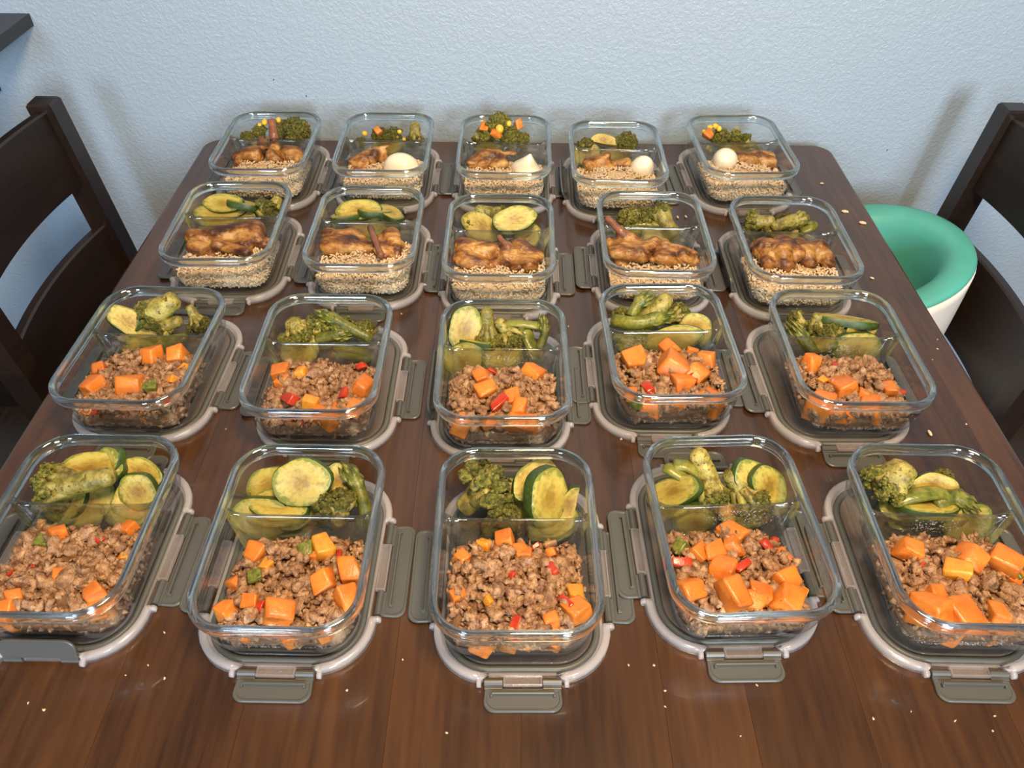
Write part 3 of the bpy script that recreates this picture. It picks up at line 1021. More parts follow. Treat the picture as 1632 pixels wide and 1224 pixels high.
def pile(k, name, label, cat, h, bed_mat, item_mat, kind, n_top, n_side, hmin=0.012):
    """bed plus loose bits, as ONE uncountable heap"""
    parts = []
    # bed: from the middle out, then down the wall
    n_r = 12
    V, Fs = [], []
    top_out = comp_outline(0.03, FY0, FY1, True, 0.004)
    cx, cy = 0.0, (FY0 + 0.012 + FY1) / 2
    n = len(top_out)
    for j in range(1, n_r + 1):
        s = j / n_r
        for (x, y) in top_out:
            xx, yy = cx + (x - cx) * s, cy + (y - cy) * s
            V.append((xx, yy, max(0.0062, h(xx, yy) - 0.003)))
    for z in (0.7, 0.35, 0.0):
        for (x, y) in top_out:
            ht = max(0.0062, h(x, y) - 0.003)
            zz = 0.0062 + (ht - 0.0062) * z
            ol = comp_outline(max(0.0062, zz), FY0, FY1, True, 0.003)
            V.append((*ol[len(V) % n], zz))
    rows = n_r + 3
    for j in range(rows - 1):
        for i in range(n):
            i2 = (i + 1) % n
            Fs.append((j * n + i, (j + 1) * n + i, (j + 1) * n + i2, j * n + i2))
    Fs.append(tuple(range(n)))
    bits = []
    tries = 0
    while len(bits) < n_top and tries < n_top * 12:
        tries += 1
        x = random.uniform(-0.07, 0.07); y = random.uniform(FY0 + 0.01, FY1)
        z = h(x, y)
        if z < hmin: continue
        if kind == 'turkey':
            s = 0.0027 * math.exp(random.gauss(0.0, 0.30)) if random.random() < 0.50 else random.uniform(0.0040, 0.0062) if random.random() < 0.8 else random.uniform(0.0065, 0.0095)
            zc = z + random.uniform(-0.5, 0.4) * s
        else:
            s = random.uniform(0.9, 1.12); zc = z + random.uniform(-0.002, 0.0012)
        if in_comp(x, y, zc, True, max(0.006, s * 1.35) if kind == 'turkey' else 0.003): bits.append((x, y, zc, s, 0))
    side = 0
    tries = 0
    while side < n_side and tries < n_side * 12:
        tries += 1
        u = random.random()
        if u < 0.5: x = random.uniform(-0.066, 0.066); y = FY0
        else: x = random.choice((-1, 1)) * 0.066; y = random.uniform(FY0 + 0.01, FY1)
        ht = h(x * 0.93, max(y, FY0 + 0.016))
        if ht < hmin + 0.004: continue
        z = random.uniform(0.0095, ht)
        ol = comp_outline(z, FY0, FY1, True, 0.0058 if kind == 'turkey' else 0.0024, n=7)
        j = random.randrange(len(ol)); p0, p1 = ol[j], ol[(j + 1) % len(ol)]
        # walk the outline by length
        L = [math.dist(ol[q], ol[(q + 1) % len(ol)]) for q in range(len(ol))]
        d = random.uniform(0, sum(L))
        for q in range(len(ol)):
            if d <= L[q]: break
            d -= L[q]
        f = d / max(L[q], 1e-9)
        x = ol[q][0] + (ol[(q + 1) % len(ol)][0] - ol[q][0]) * f
        y = ol[q][1] + (ol[(q + 1) % len(ol)][1] - ol[q][1]) * f
        if z > h(x * 0.95, y): continue
        s = random.uniform(0.0026, 0.0042) if kind == 'turkey' else random.uniform(0.9, 1.1)
        bits.append((x, y, z, s, 1)); side += 1
    R = rand_rot(len(bits))
    for i, (x, y, z, s, sd) in enumerate(bits):
        if kind == 'turkey':
            LV, LF = (LUMPS[i % 14] if s > 0.0036 else SLUMPS[i % 10])
            parts.append((LV @ R[i].T * s + np.array([x, y, z]), LF))
        else:
            LV, LF = GRAIN
            Rm = R[i]
            parts.append((LV * s @ Rm.T + np.array([x, y, z]), LF))
    BV, BF = merge(parts)
    tri = []
    for f in Fs:
        for q in range(1, len(f) - 1): tri.append((f[0], f[q], f[q + 1]))
    me_v, me_f = merge([(np.array(V), np.array(tri)), (BV, BF)])
    me = np_mesh(name, me_v, me_f, bed_mat)
    me.materials.append(item_mat)
    idx = np.ones(len(me.polygons), np.int32); idx[:len(tri)] = 0
    me.polygons.foreach_set('material_index', idx)
    o = add(name, me)
    o.matrix_world = ROOT[k]
    tag(o, label, cat, None, 'stuff')
    return o


gv, gf = [], []
for i, (zz, rr_) in enumerate(((-1, 0.0), (-0.8, 0.6), (-0.1, 1.0), (0.7, 0.72), (1, 0.0))):
    for q in range(5):
        a = 2 * math.pi * q / 5
        gv.append((math.cos(a) * rr_ * 0.0015, math.sin(a) * rr_ * 0.0015, zz * 0.0032))
for i in range(4):
    for q in range(5):
        q2 = (q + 1) % 5
        a, b, c_, d = i * 5 + q, i * 5 + q2, (i + 1) * 5 + q2, (i + 1) * 5 + q
        if i > 0: gf.append((a, b, c_))
        if i < 3: gf.append((a, c_, d)) if i > 0 else gf.append((a, c_, d))
        else: pass
GRAIN = (np.array(gv), np.array(gf))

TURK = {'D1': dict(hmax=.036, cx=.0), 'D2': dict(hmax=.034, cx=.012, rx=.082), 'D3': dict(hmax=.038), 'D4': dict(hmax=.032, cx=-.012, rx=.080, cy=-.048, ry=.074), 'D5': dict(hmax=.036),
        'C1': dict(hmax=.038, cx=.004), 'C2': dict(hmax=.036, cx=.004), 'C3': dict(hmax=.035), 'C4': dict(hmax=.036, cx=-.008), 'C5': dict(hmax=.034, cx=-.006)}
for i, (k, kw) in enumerate(TURK.items()):
    h = height_fn(k, seed=i + 1, **kw)
    pile(k, 'ground_turkey', 'browned crumbled ground turkey in ' + where(k), 'ground meat', h, M['turkey_bed'], M['turkey'], 'turkey', 620, 300)
RICE = {'A1': .026, 'A2': .026, 'A3': .026, 'A4': .031, 'A5': .030, 'B1': .027, 'B2': .029, 'B3': .026, 'B4': .020, 'B5': .024}
for i, (k, hm) in enumerate(RICE.items()):
    h = height_fn(k, hm, seed=i + 21, rx=.092, ry=.088)
    pile(k, 'brown_rice', 'cooked brown rice filling front of ' + where(k), 'rice', h, M['rice_bed'], M['rice'], 'rice', 850, 850)


# ------------------------------------------------------------------ single pieces
def on_pile(k, u, v, lift=0.0):
    """where the line of sight meets the heap in box k"""
    inv = ROOT[k].inverted()
    z = 0.045
    for _ in range(6):
        p = at_z(u, v, z)
        q = inv @ p
        z = CB + HF[k](q.x, q.y) + lift
    p = at_z(u, v, z)
    q = inv @ p
    return p, q


def clamp_in(k, p, m, front):
    """keep a piece of half size m inside its compartment"""
    q = ROOT[k].inverted() @ p
    o = inner_off(max(0.006, q.z)) + m
    hw = CW / 2 - o
    q.x = max(-hw, min(hw, q.x))
    if front: q.y = max(FY0 + o, min(FY1 - m, q.y))
    else: q.y = max(BY0 + m, min(BY1 - o, q.y))
    q.z = max(0.006 + m * 0.7, q.z)
    cy = (FY0 + FY1) / 2 if front else (BY0 + BY1) / 2
    for _ in range(60):
        if in_comp(q.x, q.y, max(0.006, q.z), front, m * 0.98): break
        q.x *= 0.97; q.y += (cy - q.y) * 0.03
    return ROOT[k] @ q


def cube_variant(i):
    bm = bmesh.new()
    bmesh.ops.create_cube(bm, size=1)
    rr_ = random.Random(40 + i)
    for v in bm.verts:
        v.co += Vector((rr_.uniform(-.16, .16), rr_.uniform(-.16, .16), rr_.uniform(-.13, .13)))
    if i % 4 == 3:                       # a wedge cut
        for v in bm.verts:
            if v.co.x > 0 and v.co.z > 0: v.co.x *= 0.25
    bmesh.ops.bevel(bm, geom=list(bm.edges), offset=0.13, segments=2, affect='EDGES', profile=0.6)
    for v in bm.verts:
        v.co += v.co.normalized() * 0.05 * noise.noise(v.co * 3 + Vector((i, 0, 0)))
    bm.verts.ensure_lookup_table()
    V = [tuple(v.co) for v in bm.verts]; Fs = [tuple(w.index for w in f.verts) for f in bm.faces]
    bm.free()
    return V, Fs


CUBE_DATA = [cube_variant(i) for i in range(8)]


def scaled(data, s):
    return [(x * s, y * s, z * s) for x, y, z in data[0]], data[1]


CUBES = [mesh('sweet_potato_cube', *scaled(d, 0.03), M['potato']) for d in CUBE_DATA]
CARROTS = [mesh('carrot_piece', *scaled(d, 0.03), M['carrot']) for d in CUBE_DATA]
GBITS = [mesh('green_pepper_piece', *scaled(d, 0.03), M['green_bit']) for d in CUBE_DATA]


def strip_variant(i):
    """a bent strip of pepper skin"""
    V, Fs = [], []
    rr_ = random.Random(i + 90)
    cur = rr_.uniform(0.5, 1.1)
    n, w = 8, 4
    for side in (1, 0):
        for a in range(n + 1):
            u = -1 + 2 * a / n
            for b in range(w + 1):
                v = -1 + 2 * b / w
                wid = 0.42 * (1 - 0.35 * u * u)
                x = math.sin(u * cur) / max(cur, .1)
                z = -(1 - math.cos(u * cur)) - 0.15 * v * v + (0.13 if side else 0.0)
                V.append((x * 0.5, v * wid * 0.5, z * 0.5))
    m_ = (n + 1) * (w + 1)
    for a in range(n):
        for b in range(w):
            q = a * (w + 1) + b
            Fs.append((q, q + w + 1, q + w + 2, q + 1))
            Fs.append((m_ + q, m_ + q + 1, m_ + q + w + 2, m_ + q + w + 1))
    edge = [b for b in range(w + 1)] + [(a + 1) * (w + 1) + w for a in range(n)] + [n * (w + 1) + b for b in range(w - 1, -1, -1)] + [a * (w + 1) for a in range(n - 1, 0, -1)]
    for i_ in range(len(edge)):
        a, b = edge[i_], edge[(i_ + 1) % len(edge)]
        Fs.append((a, b, m_ + b, m_ + a))
    return V, Fs


STRIPS = [strip_variant(i) for i in range(4)]
REDS = [mesh('red_pepper_piece', [(x * 0.023, y * 0.014, z * 0.010 - 0.10 * x * x * 0.023) for x, y, z in d[0]], d[1], M['red']) for d in CUBE_DATA]


def rq(tilt=3.14):
    return Euler((random.uniform(-tilt, tilt), random.uniform(-tilt, tilt), random.uniform(-3.14, 3.14))).to_quaternion()


cnt = [0]


def piece(k, kind, u, v, size, low=False):
    meshes, name, lab, cat, grp = {
        'c': (CUBES, 'sweet_potato_cube', 'orange sweet potato cube in ', 'sweet potato', 'sweet potato cubes'),
        'y': (CARROTS, 'carrot_piece', 'small yellow orange carrot piece in ', 'carrot', 'carrot pieces'),
        'r': (REDS, 'red_pepper_piece', 'shiny red pepper strip in ', 'pepper', 'red pepper strips'),
        'g': (GBITS, 'green_pepper_piece', 'small olive green pepper bit in ', 'pepper', 'green pepper bits')}[kind]
    cnt[0] += 1
    if low:                               # pressed against the front wall
        y = (ROOT[k] @ Vector((0, FY0 + 0.0145 + size * 0.42, 0))).y
        p = at_y(u, v, y)
        p.z = max(p.z, T + CB + 0.008 + size * 0.55)
        p = clamp_in(k, p, size * 0.66, True)
        lab = lab.replace('small ', '').replace(' in ', ' low against front of ')
    else:
        p, _ = on_pile(k, u, v, lift=size * (0.16 if kind != 'r' else 0.22) + (0.003 if kind == 'r' else 0.0015))
        p = clamp_in(k, p, size * 0.55, True)
    s = size / 0.03
    sc = (s * random.uniform(.95, 1.12), s * random.uniform(.88, 1.05), s * random.uniform(.78, .98))
    o = add(name, meshes[cnt[0] % len(meshes)], None, p, rq(0.45 if kind != 'r' else 0.5), sc)
    tag(o, lab + where(k), cat, grp + (' low at the front of ' if low else ' in ') + where(k))
    TOPC.setdefault((k, kind, low), []).append((o, size))
    return o


TOPC = {}
SMALL = {
 'D1': 'c,92,853,25 c,207,839,25 c,22,948,26 c,8,974,30 c,150,946,30 c,94,916,18 r,162,858,20 r,15,914,16 r,54,900,12 g,68,864,18 y,194,888,14 C,169,980,32 R,73,993,16 C,20,990,30',
 'D2': 'c,447,853,22 c,501,849,27 c,409,879,30 y,517,873,30 c,501,885,16 y,424,902,15 c,556,910,34 c,514,927,30 c,364,927,26 c,338,967,27 c,362,973,24 c,399,960,20 c,448,969,40 c,552,956,30 r,490,930,12 r,345,977,16 r,414,967,16 r,541,885,16 g,487,877,22 g,407,920,18 C,464,1012,30 C,520,1010,18 C,395,1016,16',
 'D3': 'c,805,859,27 c,824,874,24 y,771,868,18 c,736,889,20 c,730,951,20 y,781,957,13 c,837,885,20 y,918,949,25 c,918,972,30 c,875,882,15 c,880,990,20 r,880,905,19 r,901,960,22 r,817,915,14 r,822,992,18 r,854,870,12 C,768,1026,32 C,809,1024,28 C,888,1026,28 C,838,1028,20',
 'D4': 'c,1161,839,34 c,1171,871,25 c,1112,882,24 c,1137,882,28 c,1151,910,35 c,1099,936,34 c,1167,945,42 c,1252,927,34 c,1275,905,34 c,1247,891,14 c,1209,945,28 c,1200,958,28 c,1254,958,36 y,1274,943,18 r,1182,902,26 r,1223,868,22 r,1087,895,26 r,1234,859,14 r,1258,949,16 g,1085,873,22',
 'D5': 'c,1450,877,30 c,1542,886,38 c,1599,893,40 c,1628,919,30 y,1525,912,28 c,1496,952,28 c,1533,980,36 c,1588,978,25 g,1553,880,14 g,1617,915,16 r,1470,900,10 C,1481,978,42 C,1511,1007,38 C,1590,1012,30',
 'C1': 'c,207,554,26 c,243,565,30 c,281,568,26 c,154,592,24 c,153,616,33 c,210,616,33 y,293,589,14 r,161,586,16 g,241,616,16 R,270,641,12 R,151,657,14 C,142,664,28 C,230,664,16 y,275,606,14',
 'C2': 'c,438,596,28 y,477,595,20 c,531,567,28 c,561,567,24 c,451,611,20 y,497,640,22 c,580,619,32 r,461,635,32 r,547,626,20 r,577,583,18 C,527,666,36 C,574,654,24 R,487,674,12',
 'C3': 'c,771,599,24 c,771,622,32 c,850,595,28 c,817,634,22 c,823,648,26 r,784,591,18 r,796,642,30 r,809,580,12 C,737,677,28 C,781,673,20 C,823,676,30 C,848,678,22',
 'C4': 'c,1071,556,32 c,1008,572,30 c,1026,570,15 c,1071,582,38 c,1113,593,34 c,1101,563,20 c,1124,572,24 c,1087,609,28 r,1030,615,28 r,1092,593,26 r,1108,605,22 C,1040,648,32 C,1072,646,28 C,1132,646,38 C,1000,631,16 G,1007,642,18',
 'C5': 'c,1295,580,26 c,1342,618,32 c,1417,621,24 c,1376,628,16 r,1442,624,18 r,1330,582,18 C,1298,653,38 C,1332,661,32 C,1391,656,34 y,1310,606,12 C,1352,668,18',
}
for k, s in SMALL.items():
    for it in s.split():
        kd, u, v, sz = it.split(',')
        piece(k, kd.lower(), float(u), float(v), float(sz) / 1000 * (0.70 if k[0] == 'D' else 0.80) * (0.9 if k == 'D1' else 1.2 if kd in 'rR' else 1), low=kd.isupper())


NOUN = {'c': 'sweet potato cube', 'r': 'red pepper strip', 'y': 'yellow orange carrot piece', 'g': 'green pepper bit'}
for (k, kind, low), L in TOPC.items():    # tell the pieces of a box apart where one can
    left = list(L)
    inv = ROOT[k].inverted()
    place = ' low at front of ' if low else ' in '
    for word, key in (('largest', lambda e: -e[1]), ('smallest', lambda e: e[1]), ('near', lambda e: -(inv @ e[0].location).y), ('far', lambda e: (inv @ e[0].location).y)):
        if len(left) < 2 or (low and word in ('near', 'far')): break
        left.sort(key=key)
        if word in ('largest', 'smallest') and abs(left[0][1] - left[1][1]) < 0.001: continue
        o = left.pop(0)[0]
        o['label'] = {'largest': 'largest ' + NOUN[kind] + place, 'smallest': 'smallest ' + NOUN[kind] + place,
                      'near': NOUN[kind] + ' nearest divider in ', 'far': NOUN[kind] + ' farthest from divider in '}[word] + where(k)

# --- zucchini: unit slices, flesh with a skin band
def slice_variant(i, half):
    rr_ = random.Random(70 + i)
    ph = rr_.uniform(0, 6)
    N = 26
    out = []
    for q in range(N):
        if half:
            if q < N - 6: a = math.pi * q / (N - 7)
            else: a = None
        else: a = 2 * math.pi * q / N
        if a is None:
            t = (q - (N - 7)) / 7
            out.append((-1 + 2 * t, 0.02 * math.sin(t * 9), True))
        else:
            r = 1 + 0.05 * math.sin(2 * a + ph) + 0.03 * math.sin(5 * a + ph * 2)
            out.append((r * math.cos(a), r * math.sin(a), False))
    cy = 0.42 if half else 0.0
    out = [(x, y - cy, c_) for x, y, c_ in out]
    V, Fs, mi = [], [], []

    def bend(x, y): return 0.35 * (0.12 * math.sin(2.1 * x + ph) + 0.10 * math.sin(1.7 * y + ph))
    rings = [(0.0, 0.42), (0.35, 0.40), (0.70, 0.46), (0.90, 0.50), (0.965, 0.44), (1.0, 0.25), (1.0, -0.25), (0.965, -0.44), (0.90, -0.50), (0.70, -0.46), (0.35, -0.40), (0.0, -0.42)]
    for s, z in rings[1:-1]:
        for x, y, c_ in out:
            V.append((x * s, y * s, z + bend(x * s, y * s) * 2))
    nr = len(rings) - 2
    flesh, skin = [], []
    for j in range(nr - 1):
        for q in range(N):
            q2 = (q + 1) % N
            f = (j * N + q, (j + 1) * N + q, (j + 1) * N + q2, j * N + q2)
            cut = out[q][2] or out[q2][2]
            (skin if (3 <= j <= 5 and not cut) else flesh).append(f)
    V.append((0, 0, 0.42)); V.append((0, 0, -0.42))
    t, b = len(V) - 2, len(V) - 1
    for q in range(N):
        q2 = (q + 1) % N
        flesh.append((t, q, q2)); flesh.append((b, (nr - 1) * N + q2, (nr - 1) * N + q))
    return mesh('zucchini_flesh', V, flesh, M['zflesh']), mesh('zucchini_skin', V, skin, M['zskin'])


ZFULL = [slice_variant(i, False) for i in range(4)]
ZHALF = [slice_variant(i + 4, True) for i in range(3)]


def frame_quat(nrm, spin):
    q = Vector(nrm).normalized().to_track_quat('Z', 'Y')
    return q @ Quaternion((0, 0, 1), spin)


def zucchini(k, u, v, z, a, b, nrm, spin=0.0, half=False, th=0.011, what='seedy zucchini slice in '):
    """a, b: half lengths in metres; nrm: direction the cut face looks"""
    cnt[0] += 1
    fl_, sk = (ZHALF if half else ZFULL)[cnt[0] % (3 if half else 4)]
    p = clamp_in(k, at_z(u, v, z), 0.012, False)
    t = thing('zucchini_slice', what + where(k), 'zucchini', p, 0, 'zucchini slices in ' + where(k))
    t.rotation_mode = 'QUATERNION'
    t.rotation_quaternion = frame_quat(nrm, spin)
    t.scale = (a, b, th)
    add('flesh', fl_, t); add('skin', sk, t)
    return t


# --- broccoli: crown of beads on a branching stem
CROWNS = []
for i in range(4):
    parts = []
    rr_ = random.Random(200 + i)
    pts = []
    for q in range(46):
        zz = rr_.uniform(-0.25, 1); a = rr_.uniform(0, 6.283)
        s = math.sqrt(max(0, 1 - zz * zz))
        lob = 0.80 + 0.20 * noise.noise(Vector((s * math.cos(a) * 2, s * math.sin(a) * 2, zz * 2 + i * 9)))
        c_ = np.array([s * math.cos(a) * lob, s * math.sin(a) * lob, zz * 0.72 * lob])
        pts.append(c_)
        parts.append((ICO1[0] * rr_.uniform(0.17, 0.27) + c_, ICO1[1]))
    for q in range(330):
        b_ = pts[rr_.randrange(len(pts))]
        d = Vector((rr_.gauss(0, 1), rr_.gauss(0, 1), rr_.gauss(0.3, 1))).normalized()
        c_ = b_ + np.array(d) * 0.23
        parts.append((ICO1[0][:] * rr_.uniform(0.045, 0.085) + c_, ICO1[1]))
    parts.append((ICO2[0] * np.array([0.62, 0.62, 0.45]) + np.array([0, 0, 0.1]), ICO2[1]))
    V, Fa = merge(parts)
    CROWNS.append(np_mesh('broccoli_crown', V, Fa, M['crown']))


def broccoli(k, cu, cv, cz, R, su, sv, sz, sr=0.008, what='broccoli floret with pale stem in ', front=False):
    """crown middle (pixel, height), stem tip (pixel, height), crown radius, stem radius"""
    cnt[0] += 1
    c_ = clamp_in(k, at_z(cu, cv, cz), R * 0.62, front)
    s_ = at_z(su, sv, sz)
    d = c_ - s_
    t = thing('broccoli_floret', what + where(k), 'broccoli', c_, 0, 'broccoli florets in ' + where(k))
    q = d.normalized().to_track_quat('Z', 'Y')
    add('crown', CROWNS[cnt[0] % 4], t, (0, 0, 0), q @ Quaternion((0, 0, 1), random.uniform(0, 6)), (R, R, R))
    mb = MB()
    L = d.length
    e = -d
    side = e.cross(Vector((0.2, 0.4, 0.9))).normalized()
    bow = side * L * 0.06
    P_, R_ = [], []
    for a in range(13):
        f = 1 - a / 12
        P_.append(e * f + bow * 4 * f * (1 - f))
        R_.append(sr * (0.55 if a == 0 else 0.86 if a == 1 else 0.92 + 0.45 * (1 - f) ** 1.5) * (1 + 0.16 * noise.noise(Vector((cnt[0] * 3.1, f * 4, 0)))))
    mb.put(*tube_data(P_, R_, 12))
    s2 = side.cross(e.normalized())
    for a in range(8):
        an = a * 0.785 + 0.4
        tip = (side * math.cos(an) + s2 * math.sin(an)) * R * random.uniform(0.62, 0.86)
        f0 = random.uniform(0.30, 0.60) * min(1, 2.2 * R / max(L, 1e-4))
        a0 = e * f0 + tip * 0.10
        mb.put(*tube_data([a0, a0.lerp(tip, 0.35) + e * 0.04, a0.lerp(tip, 0.7), tip + d.normalized() * R * 0.18], [sr * 0.50, sr * 0.52, sr * 0.50, sr * 0.42], 8))
    add('stem', mb.mesh('broccoli_stem', M['stem'], True), t)
    return t


def spear(k, pts, r, name='asparagus_spear', what='slender asparagus spear in ', cat='asparagus', tip=True, flat=1.0, mat='asparagus'):
    """pts: [(px, py, z)] from butt to tip"""
    P = [clamp_in(k, at_z(*p), r, False) for p in pts]
    base = P[0].copy()
    Q = []
    m = 10
    for i in range(m + 1):
        t = i / m * (len(P) - 1)
        j = min(int(t), len(P) - 2)
        p0, p1, p2, p3 = P[max(j - 1, 0)], P[j], P[j + 1], P[min(j + 2, len(P) - 1)]
        f = t - j
        Q.append(0.5 * ((2 * p1) + (p2 - p0) * f + (2 * p0 - 5 * p1 + 4 * p2 - p3) * f * f + (3 * p1 - p0 - 3 * p2 + p3) * f ** 3) - base)
    if tip: R = [r * (0.95 if i < 6 else 1.15 if i < 8 else 1.0 if i < 9 else 0.7 if i < 10 else 0.15) for i in range(m + 1)]
    else: R = [r * (0.7 if i in (0, m) else 1.0) for i in range(m + 1)]
    o = thing(name, what + where(k), cat, base, 0, name.replace('_', ' ') + 's in ' + where(k))
    V, Fs = tube_data(Q, R, 10, flat=flat)
    add('stalk', mesh('stalk', V, Fs, M[mat]), o)
    if tip:
        mb = MB()
        for q in range(16):
            i = 6 + q / 16 * 3.8
            j = int(i); f = i - j
            c_ = Q[j].lerp(Q[j + 1], f)
            d = (Q[min(j + 1, m)] - Q[j - 1]).normalized()
            a = d.orthogonal().normalized()
            a.rotate(Quaternion(d, q * 2.4))
            rad = r * (1.05 - 0.5 * max(0, (i - 8) / 2))
            mb.put(*tube_data([c_ + a * rad * 0.75 - d * r * 0.8, c_ + a * rad * 1.02, c_ + a * rad * 0.75 + d * r * 1.3], [r * 0.16, r * 0.42, r * 0.06], 6, flat=0.5))
        add('tip_scales', mb.mesh('tip_scales', M['crown'] if False else M['asparagus'], True), o)
    return o


def pepper_strip(k, pts, r, what='glossy green pepper strip in '):
    return spear(k, pts, r, 'green_pepper_strip', what, 'pepper', tip=False, flat=0.55, mat='green_bit')


UP = (0, -0.25, 1)
CAMN = (0, -0.75, 0.65)
# --- row farthest from the wall
k = 'D1'
zucchini(k, 140, 800, .022, .030, .026, (0.2, -.5, .9), 0.2)
zucchini(k, 215, 800, .026, .028, .024, (.3, -.5, .8), 0.9)
zucchini(k, 90, 800, .020, .028, .024, (-.2, -.4, .9), 0.3)
zucchini(k, 131, 726, .046, .022, .017, (-.1, -.75, .6), 0.1, True, what='pale half moon zucchini slice in ')
zucchini(k, 181, 722, .050, .030, .018, (-.5, -.6, .6), 0.9, what='upright zucchini slice in ')
zucchini(k, 147, 749, .052, .036, .021, (-.05, -.5, .85), 0.2, what='large oval zucchini slice in ')
zucchini(k, 226, 756, .042, .026, .017, (.1, -.5, .8), -0.7, what='curved zucchini slice in ')
zucchini(k, 222, 782, .040, .020, .022, (.0, -.8, .5), 0.2, what='zucchini slice by the divider in ')
broccoli(k, 66, 775, .046, .026, 183, 757, .062, .0115, 'large broccoli floret lying on its side in ')
k = 'D2'
zucchini(k, 405, 822, .024, .034, .024, (-.1, -.8, .5), 0.1, what='zucchini slice seen through the divider of ')
zucchini(k, 470, 810, .022, .030, .026, UP, 0.5)
zucchini(k, 424, 764, .040, .030, .020, (-.35, -.7, .65), 0.6, what='tilted oval zucchini slice in ')
zucchini(k, 482, 768, .060, .032, .027, (-.05, -.8, .65), 0.12, what='biggest zucchini slice with browned face in ')
zucchini(k, 446, 808, .034, .032, .020, (-.05, -.15, .98), 0.15, what='zucchini slice with dark skin edge in ')
zucchini(k, 537, 764, .046, .018, .017, (.4, -.6, .7), 0.6, what='small zucchini end piece in ')
broccoli(k, 538, 806, .040, .024, 545, 828, .030, .011, 'plump broccoli floret by the divider in ')
spear(k, [(586, 826, .024), (578, 795, .040), (566, 766, .052), (550, 737, .058)], .0075)
k = 'D3'
broccoli(k, 775, 775, .044, .033, 735, 815, .024, .012, 'large dark broccoli head in ')
broccoli(k, 800, 826, .030, .023, 770, 848, .016, .009, 'low broccoli floret by the divider in ')
zucchini(k, 852, 752, .046, .032, .020, (.2, -.3, .9), 0.2, what='pale zucchini slice at the back of ')
zucchini(k, 868, 790, .052, .031, .027, (.62, -.62, .45), 1.2, what='large zucchini slice standing upright in ', th=.016)
zucchini(k, 908, 803, .036, .022, .018, (.1, -.85, .5), 1.3, True, what='short zucchini piece with seeds in ')
zucchini(k, 880, 835, .020, .028, .020, UP, 0.4)
zucchini(k, 820, 800, .018, .028, .020, UP, 1.4)
k = 'D4'
broccoli(k, 1135, 790, .036, .020, 1108, 716, .066, .011, 'broccoli floret with thick stem pointing up in ')
broccoli(k, 1190, 795, .034, .024, 1160, 752, .060, .010, 'broccoli crown beside the stalk in ')
zucchini(k, 1200, 766, .048, .031, .021, (.35, -.75, .55), 2.2, what='oval ring edged zucchini slice in ', th=.010)
zucchini(k, 1233, 773, .044, .031, .019, (.45, -.7, .55), 2.1, what='second zucchini slice behind the oval one in ', th=.009)
zucchini(k, 1076, 785, .036, .034, .018, (-.75, -.3, .6), 1.1, what='dark curved zucchini skin piece in ')
zucchini(k, 1104, 826, .024, .022, .018, (-.1, -.85, .4), 0.1, what='pale zucchini end seen through divider of ')
zucchini(k, 1180, 815, .020, .028, .024, UP, 0.6)
pepper_strip(k, [(1046, 733, .050), (1070, 748, .052), (1096, 768, .046), (1104, 795, .034)], .0095, 'brownish curled pepper strip in ')
pepper_strip(k, [(1068, 729, .052), (1092, 742, .054), (1116, 756, .048)], .010)
k = 'D5'
broccoli(k, 1412, 772, .044, .026, 1446, 740, .064, .016, 'broccoli floret with cut stem upward in ')
broccoli(k, 1499, 754, .040, .014, 1490, 775, .030, .006, 'tiny broccoli sprig at back of ')
zucchini(k, 1488, 768, .048, .026, .019, (-.1, -.75, .65), 0.1, True, what='half moon zucchini slice in ')
zucchini(k, 1440, 805, .022, .030, .024, UP, 0.2)
zucchini(k, 1550, 832, .022, .030, .022, (.1, -.8, .5), 0.1, what='green zucchini slice behind divider in ')
zucchini(k, 1478, 806, .036, .034, .020, (.05, .2, .95), 0.3, what='zucchini piece showing green skin in ')
pepper_strip(k, [(1420, 800, .040), (1455, 790, .048), (1490, 785, .050), (1510, 790, .046)], .010)
spear(k, [(1490, 806, .040), (1520, 792, .046), (1552, 812, .036)], .0085, what='short asparagus tip in ')
# --- third row from the wall
k = 'C1'
broccoli(k, 243, 500, .050, .023, 283, 475, .070, .0135, 'pale broccoli floret with thick stem up in ')
broccoli(k, 315, 516, .040, .016, 300, 487, .062, .0065, 'slim stemmed broccoli floret in ')
broccoli(k, 260, 520, .036, .018, 290, 510, .046, .008, 'broccoli floret near divider in ')
zucchini(k, 201, 513, .044, .030, .018, (.5, -.5, .65), 2.1, what='zucchini slice with curled edge in ')
zucchini(k, 184, 512, .036, .026, .020, (-.7, -.3, .5), 1.4, what='dark skinned zucchini piece by the wall of ')
zucchini(k, 240, 545, .022, .030, .024, (0, -.7, .6), 0.1, what='zucchini slice low behind divider in ')
pepper_strip(k, [(225, 547, .028), (265, 543, .030), (300, 536, .032)], .010)
k = 'C2'
broccoli(k, 466, 527, .040, .027, 462, 510, .056, .011, 'yellowish broccoli floret in ')
broccoli(k, 500, 526, .038, .020, 515, 545, .026, .008, 'dark broccoli floret in ')
broccoli(k, 540, 520, .036, .022, 550, 545, .024, .008, 'broccoli head under the spear in ')
broccoli(k, 583, 525, .040, .016, 575, 545, .026, .006, 'small broccoli tip in ')
spear(k, [(592, 541, .036), (560, 524, .048), (530, 508, .056), (506, 499, .058)], .0075, what='long asparagus spear lying on top in ')
spear(k, [(505, 540, .034), (530, 534, .040), (560, 530, .042)], .008, what='short asparagus piece beneath the spear in ')
zucchini(k, 480, 560, .020, .028, .022, (0, -.7, .6), .3)
pepper_strip(k, [(535, 553, .024), (570, 562, .024), (592, 572, .022)], .011)
k = 'C3'
zucchini(k, 741, 524, .052, .031, .024, (.25, -.85, .45), 1.35, what='upright oval zucchini slice in ')
zucchini(k, 726, 572, .020, .028, .022, (0, -.85, .4), .2, what='zucchini slice pressed behind divider in ')
